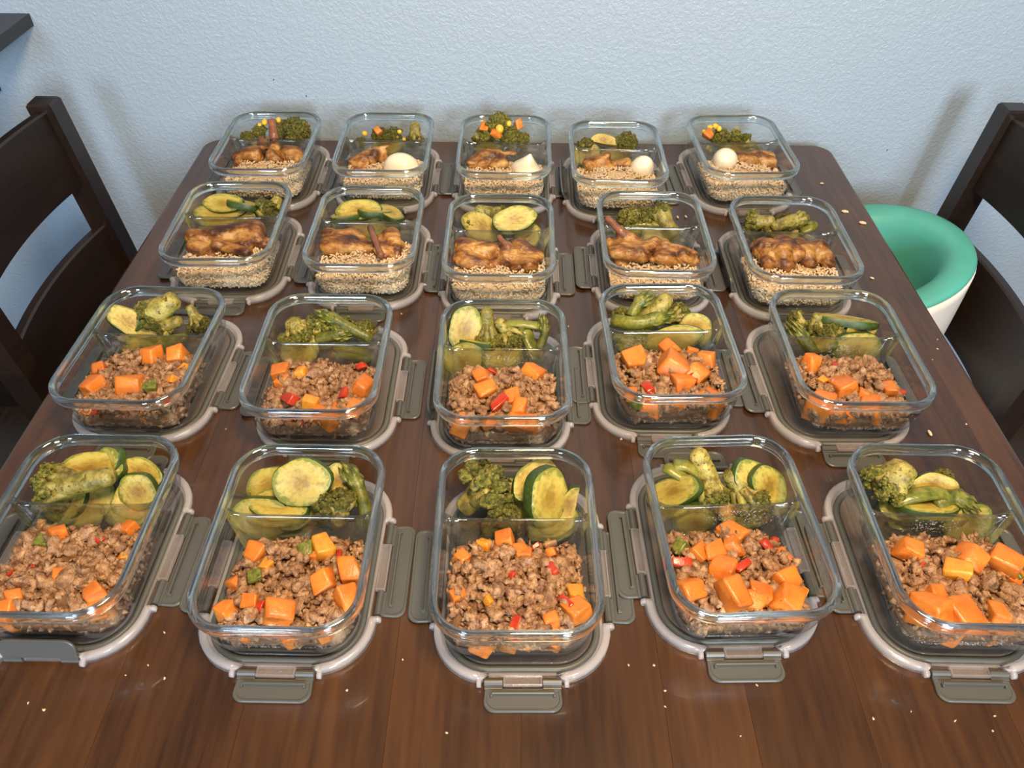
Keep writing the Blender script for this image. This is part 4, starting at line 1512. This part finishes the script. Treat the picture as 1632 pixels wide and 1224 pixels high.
zucchini(k, 752, 546, .036, .030, .012, (.1, .3, .9), .1, what='green zucchini edge piece in ')
broccoli(k, 778, 538, .038, .019, 776, 491, .076, .0085, 'broccoli floret with tall bare stem in ')
broccoli(k, 815, 540, .036, .022, 792, 510, .058, .008, 'broccoli crown beside tall stem in ')
pepper_strip(k, [(806, 514, .052), (834, 516, .054), (862, 520, .050)], .0085, 'dark green pepper strip lying crosswise in ')
pepper_strip(k, [(838, 525, .048), (844, 545, .036), (856, 566, .024)], .010, 'upright green pepper strip in ')
spear(k, [(858, 556, .030), (868, 532, .046), (868, 505, .060)], .006, what='thin asparagus tip standing up in ')
zucchini(k, 800, 570, .020, .028, .022, UP, .2)
k = 'C4'
spear(k, [(978, 510, .044), (1010, 515, .050), (1045, 509, .052), (1072, 500, .050)], .0095, what='asparagus spear lying crosswise in ')
broccoli(k, 1083, 503, .046, .019, 1060, 512, .046, .007, 'broccoli tip at end of spear in ')
broccoli(k, 1020, 520, .036, .018, 1066, 470, .070, .0125, 'broccoli stalk with cut end upward in ')
spear(k, [(1005, 505, .050), (1018, 485, .060), (1033, 463, .068)], .0085, what='asparagus spear pointing to back of ')
broccoli(k, 988, 502, .044, .013, 1000, 515, .034, .006, 'yellow broccoli sprig in ')
zucchini(k, 1071, 540, .036, .040, .018, (-.15, -.8, .6), .3, what='long oval zucchini slice by divider in ')
zucchini(k, 1108, 524, .040, .021, .024, (-.2, -.75, .6), 1.2, what='round zucchini slice beside oval one in ')
zucchini(k, 1010, 552, .020, .026, .020, UP, .3)
pepper_strip(k, [(975, 535, .030), (1000, 540, .030), (1025, 536, .030)], .010)
k = 'C5'
zucchini(k, 1347, 513, .046, .040, .020, (.1, .45, .85), -.05, what='dark skinned zucchini slice on top in ')
zucchini(k, 1370, 528, .042, .022, .015, (.1, -.75, .6), .1, what='small pale zucchini slice in ')
zucchini(k, 1362, 553, .032, .034, .022, (.05, -.88, .45), .05, what='big zucchini face behind divider in ')
zucchini(k, 1310, 545, .030, .024, .020, (-.4, .1, .8), .4, what='dark zucchini piece in ')
broccoli(k, 1268, 508, .042, .014, 1282, 516, .040, .006, 'yellow broccoli sprig in ')
broccoli(k, 1300, 518, .040, .016, 1305, 500, .056, .007, 'roasted broccoli sprig in ')
broccoli(k, 1326, 528, .040, .018, 1330, 545, .026, .007, 'green broccoli floret in ')
spear(k, [(1300, 566, .020), (1284, 545, .034), (1262, 520, .048)], .009, what='asparagus spear leaning on glass in ')
# --- second row from the wall
k = 'B1'
zucchini(k, 358, 322, .050, .036, .015, (-.1, -.7, .65), .05, what='pale zucchini wedge on top in ')
zucchini(k, 389, 325, .046, .026, .018, (.2, .4, .8), .5, what='green skinned zucchini slice in ')
zucchini(k, 352, 338, .036, .044, .016, (0, -.6, .75), .05, what='long zucchini slice in ')
zucchini(k, 340, 350, .024, .030, .020, (0, -.8, .5), .3, what='zucchini slice low behind divider in ')
zucchini(k, 385, 352, .024, .028, .020, (0, -.8, .5), .3, what='zucchini slice beside broccoli low in ')
broccoli(k, 424, 335, .040, .022, 412, 345, .034, .009)
broccoli(k, 440, 322, .044, .012, 444, 314, .054, .008, 'pale broccoli stub in ')
k = 'B2'
zucchini(k, 574, 328, .046, .036, .018, (0, -.65, .75), .1, what='yellow zucchini slice on top in ')
zucchini(k, 560, 341, .038, .036, .020, (-.1, .2, .9), .1, what='green skinned zucchini slice at front of ')
zucchini(k, 600, 337, .042, .028, .018, (.1, .3, .9), .7, what='tilted green zucchini slice in ')
zucchini(k, 624, 336, .040, .028, .017, (.1, .1, .9), -.2, what='zucchini slice near right wall of ')
zucchini(k, 580, 356, .024, .030, .022, (0, -.85, .4), .1, what='zucchini face behind divider in ')
zucchini(k, 615, 356, .020, .026, .020, (0, -.8, .5), .1)
k = 'B3'
broccoli(k, 800, 324, .050, .017, 757, 333, .056, .009, 'broccoli floret lying on zucchini in ')
zucchini(k, 820, 350, .058, .035, .021, (.05, -.62, .78), .1, what='largest zucchini slice on top in ')
zucchini(k, 768, 362, .036, .034, .022, (-.1, -.7, .7), -.4, what='zucchini slice with dark rim in ')
zucchini(k, 822, 366, .028, .030, .020, (0, -.3, .9), .1, what='zucchini slice beneath the largest in ')
zucchini(k, 840, 378, .020, .024, .020, (.2, -.7, .5), .2)
broccoli(k, 745, 352, .036, .014, 752, 362, .026, .006, 'dark broccoli sprig at edge of ')
k = 'B4'
broccoli(k, 1000, 345, .040, .022, 1015, 362, .028, .008, 'dark broccoli floret at left of ')
broccoli(k, 1026, 341, .042, .020, 1030, 360, .026, .008, 'dark broccoli floret in the middle of ')
broccoli(k, 1050, 334, .050, .020, 1078, 376, .030, .0115, 'broccoli floret with thick green stalk in ')
pepper_strip(k, [(1000, 358, .036), (1030, 356, .040), (1060, 358, .038)], .009)
zucchini(k, 1050, 376, .020, .030, .022, (0, -.7, .6), .1)
zucchini(k, 1000, 372, .020, .024, .020, UP, .1)
k = 'B5'
broccoli(k, 1200, 355, .042, .020, 1234, 352, .050, .010, 'yellow broccoli floret in ')
broccoli(k, 1276, 350, .048, .014, 1232, 362, .048, .009, 'broccoli stalk lying crosswise in ')
broccoli(k, 1250, 348, .042, .017, 1258, 362, .030, .007, 'green broccoli floret at back of ')
broccoli(k, 1222, 368, .034, .015, 1230, 355, .044, .007, 'dark broccoli sprig near divider in ')
pepper_strip(k, [(1276, 370, .036), (1292, 362, .044), (1306, 354, .048)], .010)
zucchini(k, 1250, 376, .020, .028, .022, (0, -.7, .6), .1)
# --- row against the wall
k = 'A1'
broccoli(k, 474, 205, .052, .026, 470, 222, .030, .009, 'large green broccoli head in ')
broccoli(k, 452, 206, .050, .018, 455, 222, .030, .007, 'broccoli head behind the drumstick in ')
broccoli(k, 393, 218, .044, .013, 398, 228, .030, .007, 'small broccoli sprig in ')
broccoli(k, 415, 206, .048, .014, 420, 222, .030, .006, 'broccoli sprig beside corn in ')
zucchini(k, 430, 224, .020, .030, .022, UP, .1)
k = 'A2'
broccoli(k, 606, 216, .044, .017, 610, 230, .024, .007, 'chopped broccoli floret in ')
broccoli(k, 628, 215, .044, .017, 630, 230, .024, .007, 'broccoli floret beside stalk in ')
broccoli(k, 662, 222, .044, .016, 660, 194, .070, .009, 'broccoli stalk standing upright in ')
broccoli(k, 575, 226, .036, .011, 578, 236, .024, .006, 'small broccoli sprig in ')
zucchini(k, 620, 230, .020, .030, .022, UP, .1)
k = 'A3'
broccoli(k, 794, 196, .074, .022, 796, 215, .048, .007, 'topmost broccoli floret of the heap in ')
broccoli(k, 812, 216, .054, .020, 815, 236, .024, .011, 'broccoli floret with pale stalk in ')
broccoli(k, 776, 214, .052, .020, 778, 232, .026, .008, 'broccoli floret under carrots in ')
broccoli(k, 763, 222, .044, .012, 762, 212, .052, .010, 'pale broccoli stub in ')
broccoli(k, 832, 222, .042, .016, 836, 236, .024, .008, 'broccoli floret at edge of heap in ')
zucchini(k, 780, 240, .020, .028, .022, UP, .1)
k = 'A4'
broccoli(k, 997, 222, .046, .021, 992, 236, .026, .010, 'round broccoli head in ')
zucchini(k, 962, 223, .050, .028, .017, (-.1, -.75, .6), -.1, True, what='curved yellow zucchini piece in ')
broccoli(k, 928, 230, .040, .017, 935, 244, .028, .008, 'broccoli floret at edge of ')
zucchini(k, 935, 246, .026, .026, .020, (0, -.8, .5), .1, what='zucchini slice behind divider in ')
zucchini(k, 980, 246, .020, .028, .020, UP, .1)
k = 'A5'
broccoli(k, 1146, 216, .044, .018, 1150, 230, .026, .007, 'broccoli floret under corn in ')
broccoli(k, 1170, 215, .044, .015, 1174, 204, .052, .006, 'broccoli sprig with stem upward in ')
broccoli(k, 1186, 226, .036, .016, 1195, 234, .030, .007, 'dark broccoli sprig in ')
pepper_strip(k, [(1180, 232, .032), (1202, 230, .034), (1222, 234, .030)], .011)
zucchini(k, 1165, 236, .020, .030, .022, UP, .1)


def bit(k, kind, u, v, z, s):
    p = clamp_in(k, at_z(u, v, z), s * 0.5, False)
    cnt[0] += 1
    if kind == 'corn':
        o = add('corn_kernel', CORN, None, p, rq(), (s / .01,) * 3)
        tag(o, 'yellow corn kernel on broccoli in ' + where(k), 'corn', 'corn kernels in ' + where(k))
    else:
        o = add('carrot_dice', CUBES[cnt[0] % 8], None, p, rq(), (s / .03,) * 3)
        tag(o, 'orange carrot dice on broccoli in ' + where(k), 'carrot', 'carrot dice in ' + where(k))


cv = [(v * np.array([0.0055, 0.0042, 0.0040])) * (1 - 0.35 * max(0, v[0])) for v in ICO2[0]]
CORN = np_mesh('corn_kernel', np.array(cv), ICO2[1], M['corn'])
for kk, kd, u, v, z, s in (('A1', 'corn', 422, 195, .062, .014), ('A1', 'corn', 414, 200, .058, .010), ('A1', 'corn', 446, 188, .066, .012),
                           ('A2', 'corn', 582, 213, .050, .012), ('A2', 'carrot', 602, 210, .056, .012), ('A2', 'corn', 636, 210, .056, .010), ('A2', 'corn', 644, 222, .046, .009),
                           ('A3', 'carrot', 773, 202, .066, .018), ('A3', 'carrot', 826, 199, .066, .014), ('A3', 'corn', 796, 204, .076, .018), ('A3', 'corn', 811, 198, .078, .012), ('A3', 'carrot', 792, 213, .066, .014),
                           ('A5', 'corn', 1136, 196, .062, .011), ('A5', 'corn', 1132, 203, .060, .012), ('A5', 'corn', 1141, 200, .062, .012), ('A5', 'corn', 1146, 206, .060, .012), ('A5', 'corn', 1122, 210, .056, .011),
                           ('A5', 'carrot', 1130, 213, .054, .016), ('A5', 'corn', 1128, 236, .034, .010)):
    bit(kk, kd, u, v, z, s)


# --- chicken: one skin over all lobes, bones as parts
def chicken(k, name, what, caps, bones=(), seed=0):
    """caps: [((px,py,z,r),(px,py,z,r))] lobes; bones: [((px,py,z,r),(px,py,z,r))]"""
    inv = ROOT[k]
    base = at_z(*caps[0][0][:3])
    base.z = T + CB + 0.02
    t = thing(name, what + where(k), 'chicken', base)
    parts = []
    for a, b in caps:
        pa, pb = at_z(*a[:3]) - base, at_z(*b[:3]) - base
        n = max(2, int((pb - pa).length / (min(a[3], b[3]) * 0.45)) + 1)
        for i in range(n):
            f = i / (n - 1)
            p = pa.lerp(pb, f); r = a[3] + (b[3] - a[3]) * f
            # flatter than wide, kept inside the glass
            q = (ROOT[k].inverted() @ (p + base))
            o_ = inner_off(max(0.008, q.z)) + r * 0.9
            q.x = max(-(CW / 2 - o_), min(CW / 2 - o_, q.x))
            if not what.startswith('chicken drum'): q.y = max(FY0 + o_, min(FY1 - r * 0.6, q.y))
            p = ROOT[k] @ q - base
            V = ICO2[0] * np.array([r, r, r * 0.78])
            V = V + np.array(p)
            parts.append((V, ICO2[1]))
    V, Fa = merge(parts)
    o = add('meat', np_mesh('chicken_meat', V, Fa, M['chicken']), t)
    rm = o.modifiers.new('fuse', 'REMESH'); rm.mode = 'VOXEL'; rm.voxel_size = 0.0016; rm.use_smooth_shade = True
    sm = o.modifiers.new('soften', 'SMOOTH'); sm.factor = 0.6; sm.iterations = 4
    tx = bpy.data.textures.get('skin_folds') or bpy.data.textures.new('skin_folds', 'CLOUDS')
    tx.noise_scale = 0.024; tx.noise_depth = 4
    dp = o.modifiers.new('folds', 'DISPLACE'); dp.texture = tx; dp.texture_coords = 'GLOBAL'; dp.strength = 0.0050; dp.mid_level = 0.5
    tc_ = bpy.data.textures.get('skin_creases')
    if tc_ is None:
        tc_ = bpy.data.textures.new('skin_creases', 'MUSGRAVE'); tc_.musgrave_type = 'RIDGED_MULTIFRACTAL'; tc_.noise_scale = 0.042; tc_.octaves = 2.0
    dq = o.modifiers.new('creases', 'DISPLACE'); dq.texture = tc_; dq.texture_coords = 'GLOBAL'; dq.strength = -0.0050; dq.mid_level = 0.6
    for a, b in bones:
        pa, pb = at_z(*a[:3]) - base, at_z(*b[:3]) - base
        q = [pa.lerp(pb, f) for f in (0, .25, .5, .75, .92, 1)]
        Vt, Ft = tube_data(q, [a[3] + (b[3] - a[3]) * f for f in (0, .25, .5, .75)] + [b[3] * 1.25, b[3] * 0.7], 10)
        add('bone', mesh('bone', Vt, Ft, M['bone']), t)
    return t


chicken('B1', 'chicken_quarter', 'flat roasted chicken quarter spread over rice in ',
        [((300, 378, .046, .015), (340, 374, .050, .015)), ((340, 374, .050, .015), (405, 370, .050, .019)), ((405, 370, .050, .019), (415, 385, .044, .017)),
         ((310, 392, .042, .014), (335, 398, .040, .012)), ((345, 388, .050, .013), (395, 400, .044, .010)), ((320, 380, .044, .016), (400, 385, .042, .018)), ((325, 412, .030, .012), (375, 412, .030, .010))])
chicken('B2', 'chicken_thigh', 'pale golden chicken piece on rice in ',
        [((512, 392, .044, .015), (560, 388, .046, .018)), ((525, 365, .050, .012), (560, 366, .050, .014)), ((560, 388, .044, .017), (588, 396, .040, .014)), ((535, 376, .044, .014), (570, 376, .044, .014))])
chicken('B2', 'chicken_drumstick', 'browned chicken leg with split bone in ',
        [((620, 372, .050, .016), (630, 392, .046, .016)), ((606, 398, .046, .010), (628, 404, .038, .014)), ((612, 380, .048, .013), (616, 404, .040, .012)), ((622, 420, .024, .012), (628, 400, .038, .013))],
        [((590, 362, .056, .005), (608, 410, .050, .0045))])
chicken('B3', 'chicken_thigh', 'roasted chicken thigh leaning on divider in ',
        [((740, 388, .050, .016), (732, 412, .044, .016)), ((740, 388, .050, .016), (775, 398, .048, .017)), ((745, 415, .040, .016), (785, 422, .036, .014)), ((775, 396, .050, .012), (795, 408, .044, .014))])
chicken('B3', 'chicken_drumstick', 'glossy roasted chicken leg with bone upward in ',
        [((805, 396, .052, .010), (845, 420, .044, .014)), ((830, 392, .052, .013), (850, 410, .044, .016)), ((808, 408, .046, .016), (825, 424, .038, .014)), ((800, 412, .042, .014), (815, 424, .036, .013))],
        [((812, 398, .056, .0055), (794, 376, .064, .0035))])
chicken('B4', 'chicken_drumstick', 'chicken drumstick with bone over divider in ',
        [((985, 372, .058, .008), (1018, 386, .052, .012)), ((985, 400, .046, .018), (1040, 390, .052, .013)), ((990, 402, .044, .020), (1020, 404, .046, .018)), ((978, 388, .048, .014), (990, 420, .030, .014))],
        [((995, 374, .060, .0065), (966, 346, .074, .0045))])
chicken('B4', 'chicken_breast', 'golden chicken breast strip lying flat in ',
        [((1045, 410, .042, .013), (1115, 416, .036, .010)), ((1062, 392, .048, .012), (1108, 410, .040, .010)), ((1050, 400, .044, .014), (1085, 404, .042, .014)), ((1020, 440, .018, .011), (1065, 432, .020, .010))])
chicken('B5', 'chicken_thigh', 'large dark browned chicken thigh in ',
        [((1215, 395, .050, .020), (1245, 400, .054, .021)), ((1245, 386, .054, .014), (1268, 404, .048, .014)), ((1225, 415, .042, .018), (1252, 420, .040, .017)), ((1222, 445, .020, .012), (1232, 432, .028, .014))])
chicken('B5', 'chicken_piece', 'curved roasted chicken leg by right wall in ',
        [((1270, 390, .050, .014), (1300, 388, .048, .014)), ((1300, 388, .048, .015), (1326, 418, .038, .013)), ((1278, 398, .048, .014), (1292, 420, .038, .012)), ((1290, 405, .040, .013), (1310, 412, .036, .014))])
chicken('A1', 'chicken_drumstick', 'chicken drumstick standing upright on rice in ',
        [((437, 222, .062, .009), (436, 240, .050, .014)), ((434, 248, .046, .016), (442, 254, .040, .016)), ((420, 222, .056, .010), (420, 236, .048, .010))],
        [((437, 222, .064, .0085), (433, 190, .088, .0065))])
chicken('A1', 'chicken_thigh', 'dark roasted chicken thigh beside drumstick in ',
        [((395, 246, .044, .016), (410, 252, .040, .016)), ((366, 250, .042, .011), (385, 248, .042, .012)), ((395, 238, .046, .012), (412, 244, .046, .014)), ((360, 276, .026, .010), (372, 262, .032, .010))])
chicken('A1', 'chicken_breast', 'browned chicken chunk by right wall in ',
        [((456, 240, .048, .014), (472, 248, .042, .014)), ((460, 252, .040, .014), (470, 256, .036, .013)), ((468, 232, .050, .010), (476, 240, .046, .010))])
chicken('A2', 'chicken_wing', 'golden chicken wing with dark tip in ',
        [((562, 256, .042, .012), (595, 246, .048, .016)), ((595, 246, .048, .015), (600, 232, .052, .010)), ((600, 230, .054, .008), (620, 224, .058, .004)), ((610, 244, .046, .011), (612, 254, .040, .010)), ((560, 280, .024, .013), (572, 262, .036, .012)), ((572, 280, .022, .012), (590, 258, .040, .012))])
chicken('A3', 'chicken_thigh', 'reddish roasted chicken thigh in ',
        [((752, 260, .040, .013), (800, 260, .040, .015)), ((770, 246, .046, .014), (795, 244, .048, .014)), ((790, 242, .050, .008), (820, 242, .048, .006)), ((756, 256, .042, .014), (785, 250, .044, .014)), ((756, 292, .020, .010), (765, 280, .026, .011))])
chicken('A4', 'chicken_piece', 'dark glazed chicken leg piece in ',
        [((940, 258, .046, .014), (965, 250, .048, .012)), ((945, 268, .040, .013), (970, 268, .038, .014)), ((968, 262, .042, .012), (980, 258, .044, .010)), ((962, 246, .052, .008), (968, 236, .060, .008)), ((932, 284, .026, .008), (936, 270, .034, .010))])
chicken('A4', 'chicken_chunk', 'small dark chicken chunk beside egg in ',
        [((984, 254, .044, .011), (996, 252, .044, .011))])
chicken('A5', 'chicken_breast', 'orange spiced chicken piece beside egg in ',
        [((1182, 252, .044, .014), (1205, 254, .042, .017)), ((1205, 254, .042, .016), (1240, 262, .036, .009)), ((1190, 262, .036, .012), (1220, 262, .036, .012)), ((1242, 280, .022, .010), (1244, 268, .030, .010))])
chicken('A5', 'chicken_chunk', 'dark chicken strip behind the orange piece in ',
        [((1210, 240, .046, .008), (1240, 248, .042, .010))])

# --- eggs
def egg_mesh(cut):
    V, Fs = [], []
    n, m = 32, 20
    for i in range(m + 1):
        t = math.pi * i / m
        for q in range(n):
            a = 2 * math.pi * q / n
            r = math.sin(t) * (1 - 0.10 * math.cos(t))
            V.append([r * math.cos(a), r * math.sin(a), 1.22 * math.cos(t)])
    for i in range(m):
        for q in range(n):
            q2 = (q + 1) % n
            Fs.append((i * n + q, (i + 1) * n + q, (i + 1) * n + q2, i * n + q2))
    if cut:                                # pinched into a blunt peak with flat sides
        for v in V:
            if v[2] > 0:
                f = v[2] / 1.22
                s = max(0.10, 1 - f * 0.92) / max(0.10, math.sqrt(max(0.01, 1 - f * f)))
                v[0] *= min(1, s); v[1] *= min(1, s)
            v[0] = max(v[0], -0.86)
    return mesh('egg', [(x * .02, y * .02, z * .02) for x, y, z in V], Fs, M['egg'])


E0, E1 = egg_mesh(False), egg_mesh(True)
for kk, u, v, z, s, me_, rot, lab in (
        ('A2', 640, 268, .040, 1.30, E0, (1.35, 0.0, 1.3), 'whole peeled boiled egg lying sideways in '),
        ('A3', 839, 270, .038, 1.32, E1, (0.25, 0.1, 0.4), 'broken boiled egg with pointed peak in '),
        ('A4', 1021, 256, .044, 1.00, E0, (0.5, 0.15, 0.2), 'whole peeled boiled egg tilted upright in '),
        ('A5', 1153, 251, .046, 1.06, E0, (1.0, 0.2, -0.6), 'whole peeled boiled egg beside orange chicken in ')):
    p = clamp_in(kk, at_z(u, v, z), .021 * s, True)
    o = add('boiled_egg', me_, None, p, rot, (s, s, s))
    tag(o, lab + where(kk), 'egg')

# --- scuffs on the wall
for u, v, a in ((488, 153, 0.2), (436, 127, 0.5), (1414, 239, 0.9)):
    p = at_y(u, v, WALL_Y - 0.0004)
    o = add('scuff_mark', np_mesh('scuff_mark', SLUMPS[0][0] * np.array([0.0012, 0.0005, 0.0034]), SLUMPS[0][1], M['shelf_wood']), None, p, Euler((0, a, 0)))
    tag(o, 'tiny dark scuff fleck on the textured blue grey wall', 'scuff', 'scuffs on the wall')

# --- loose grains and crumbs on the table
GR = np_mesh('rice_grain', GRAIN[0] * np.array([1.2, 1.2, 1.2]), GRAIN[1], M['rice'])
for u, v, a, s in ((1347, 337, 1.2, 1.6), (1375, 355, 1.15, 1.6), (1391, 481, 0.7, 1.0), (1390, 443, 0.9, 0.9), (1482, 690, 0.1, 1.3), (1080, 346, 0.2, 1.0), (1093, 345, 0.2, 1.0), (1310, 292, 1.4, .9)):
    p = at_z(u, v, 0.002)
    o = add('rice_grain', GR, None, p, Euler((math.pi / 2, 0, a)), (s,) * 3)
    tag(o, 'loose rice grain dropped on the bare table top', 'rice grain', 'rice grains on the table')
CR_ = np_mesh('crumb', LUMPS[0][0] * 0.0011, LUMPS[0][1], M['crumb'])
rc = random.Random(3)
for u, v in ((236, 1060), (262, 1081), (200, 1076), (70, 1131), (45, 1120), (262, 1008), (642, 1051), (712, 1168), (880, 1026), (1002, 1060), (1042, 1060), (1060, 1126), (1060, 1101), (1206, 1092),
             (1392, 1145), (1585, 1141), (1582, 1165), (1452, 1134), (1180, 1173), (1522, 1149), (990, 700), (360, 684), (1486, 573), (1494, 541), (1494, 556), (1540, 676), (640, 500), (906, 520), (553, 1100), (420, 1120)):
    p = at_z(u, v, 0.0006)
    s = rc.uniform(0.6, 1.2)
    o = add('crumb', CR_, None, p, Euler((rc.uniform(0, 6), rc.uniform(0, 6), rc.uniform(0, 6))), (s,) * 3)
    tag(o, 'tiny pale food crumb on the bare table top', 'crumb', 'crumbs on the table')
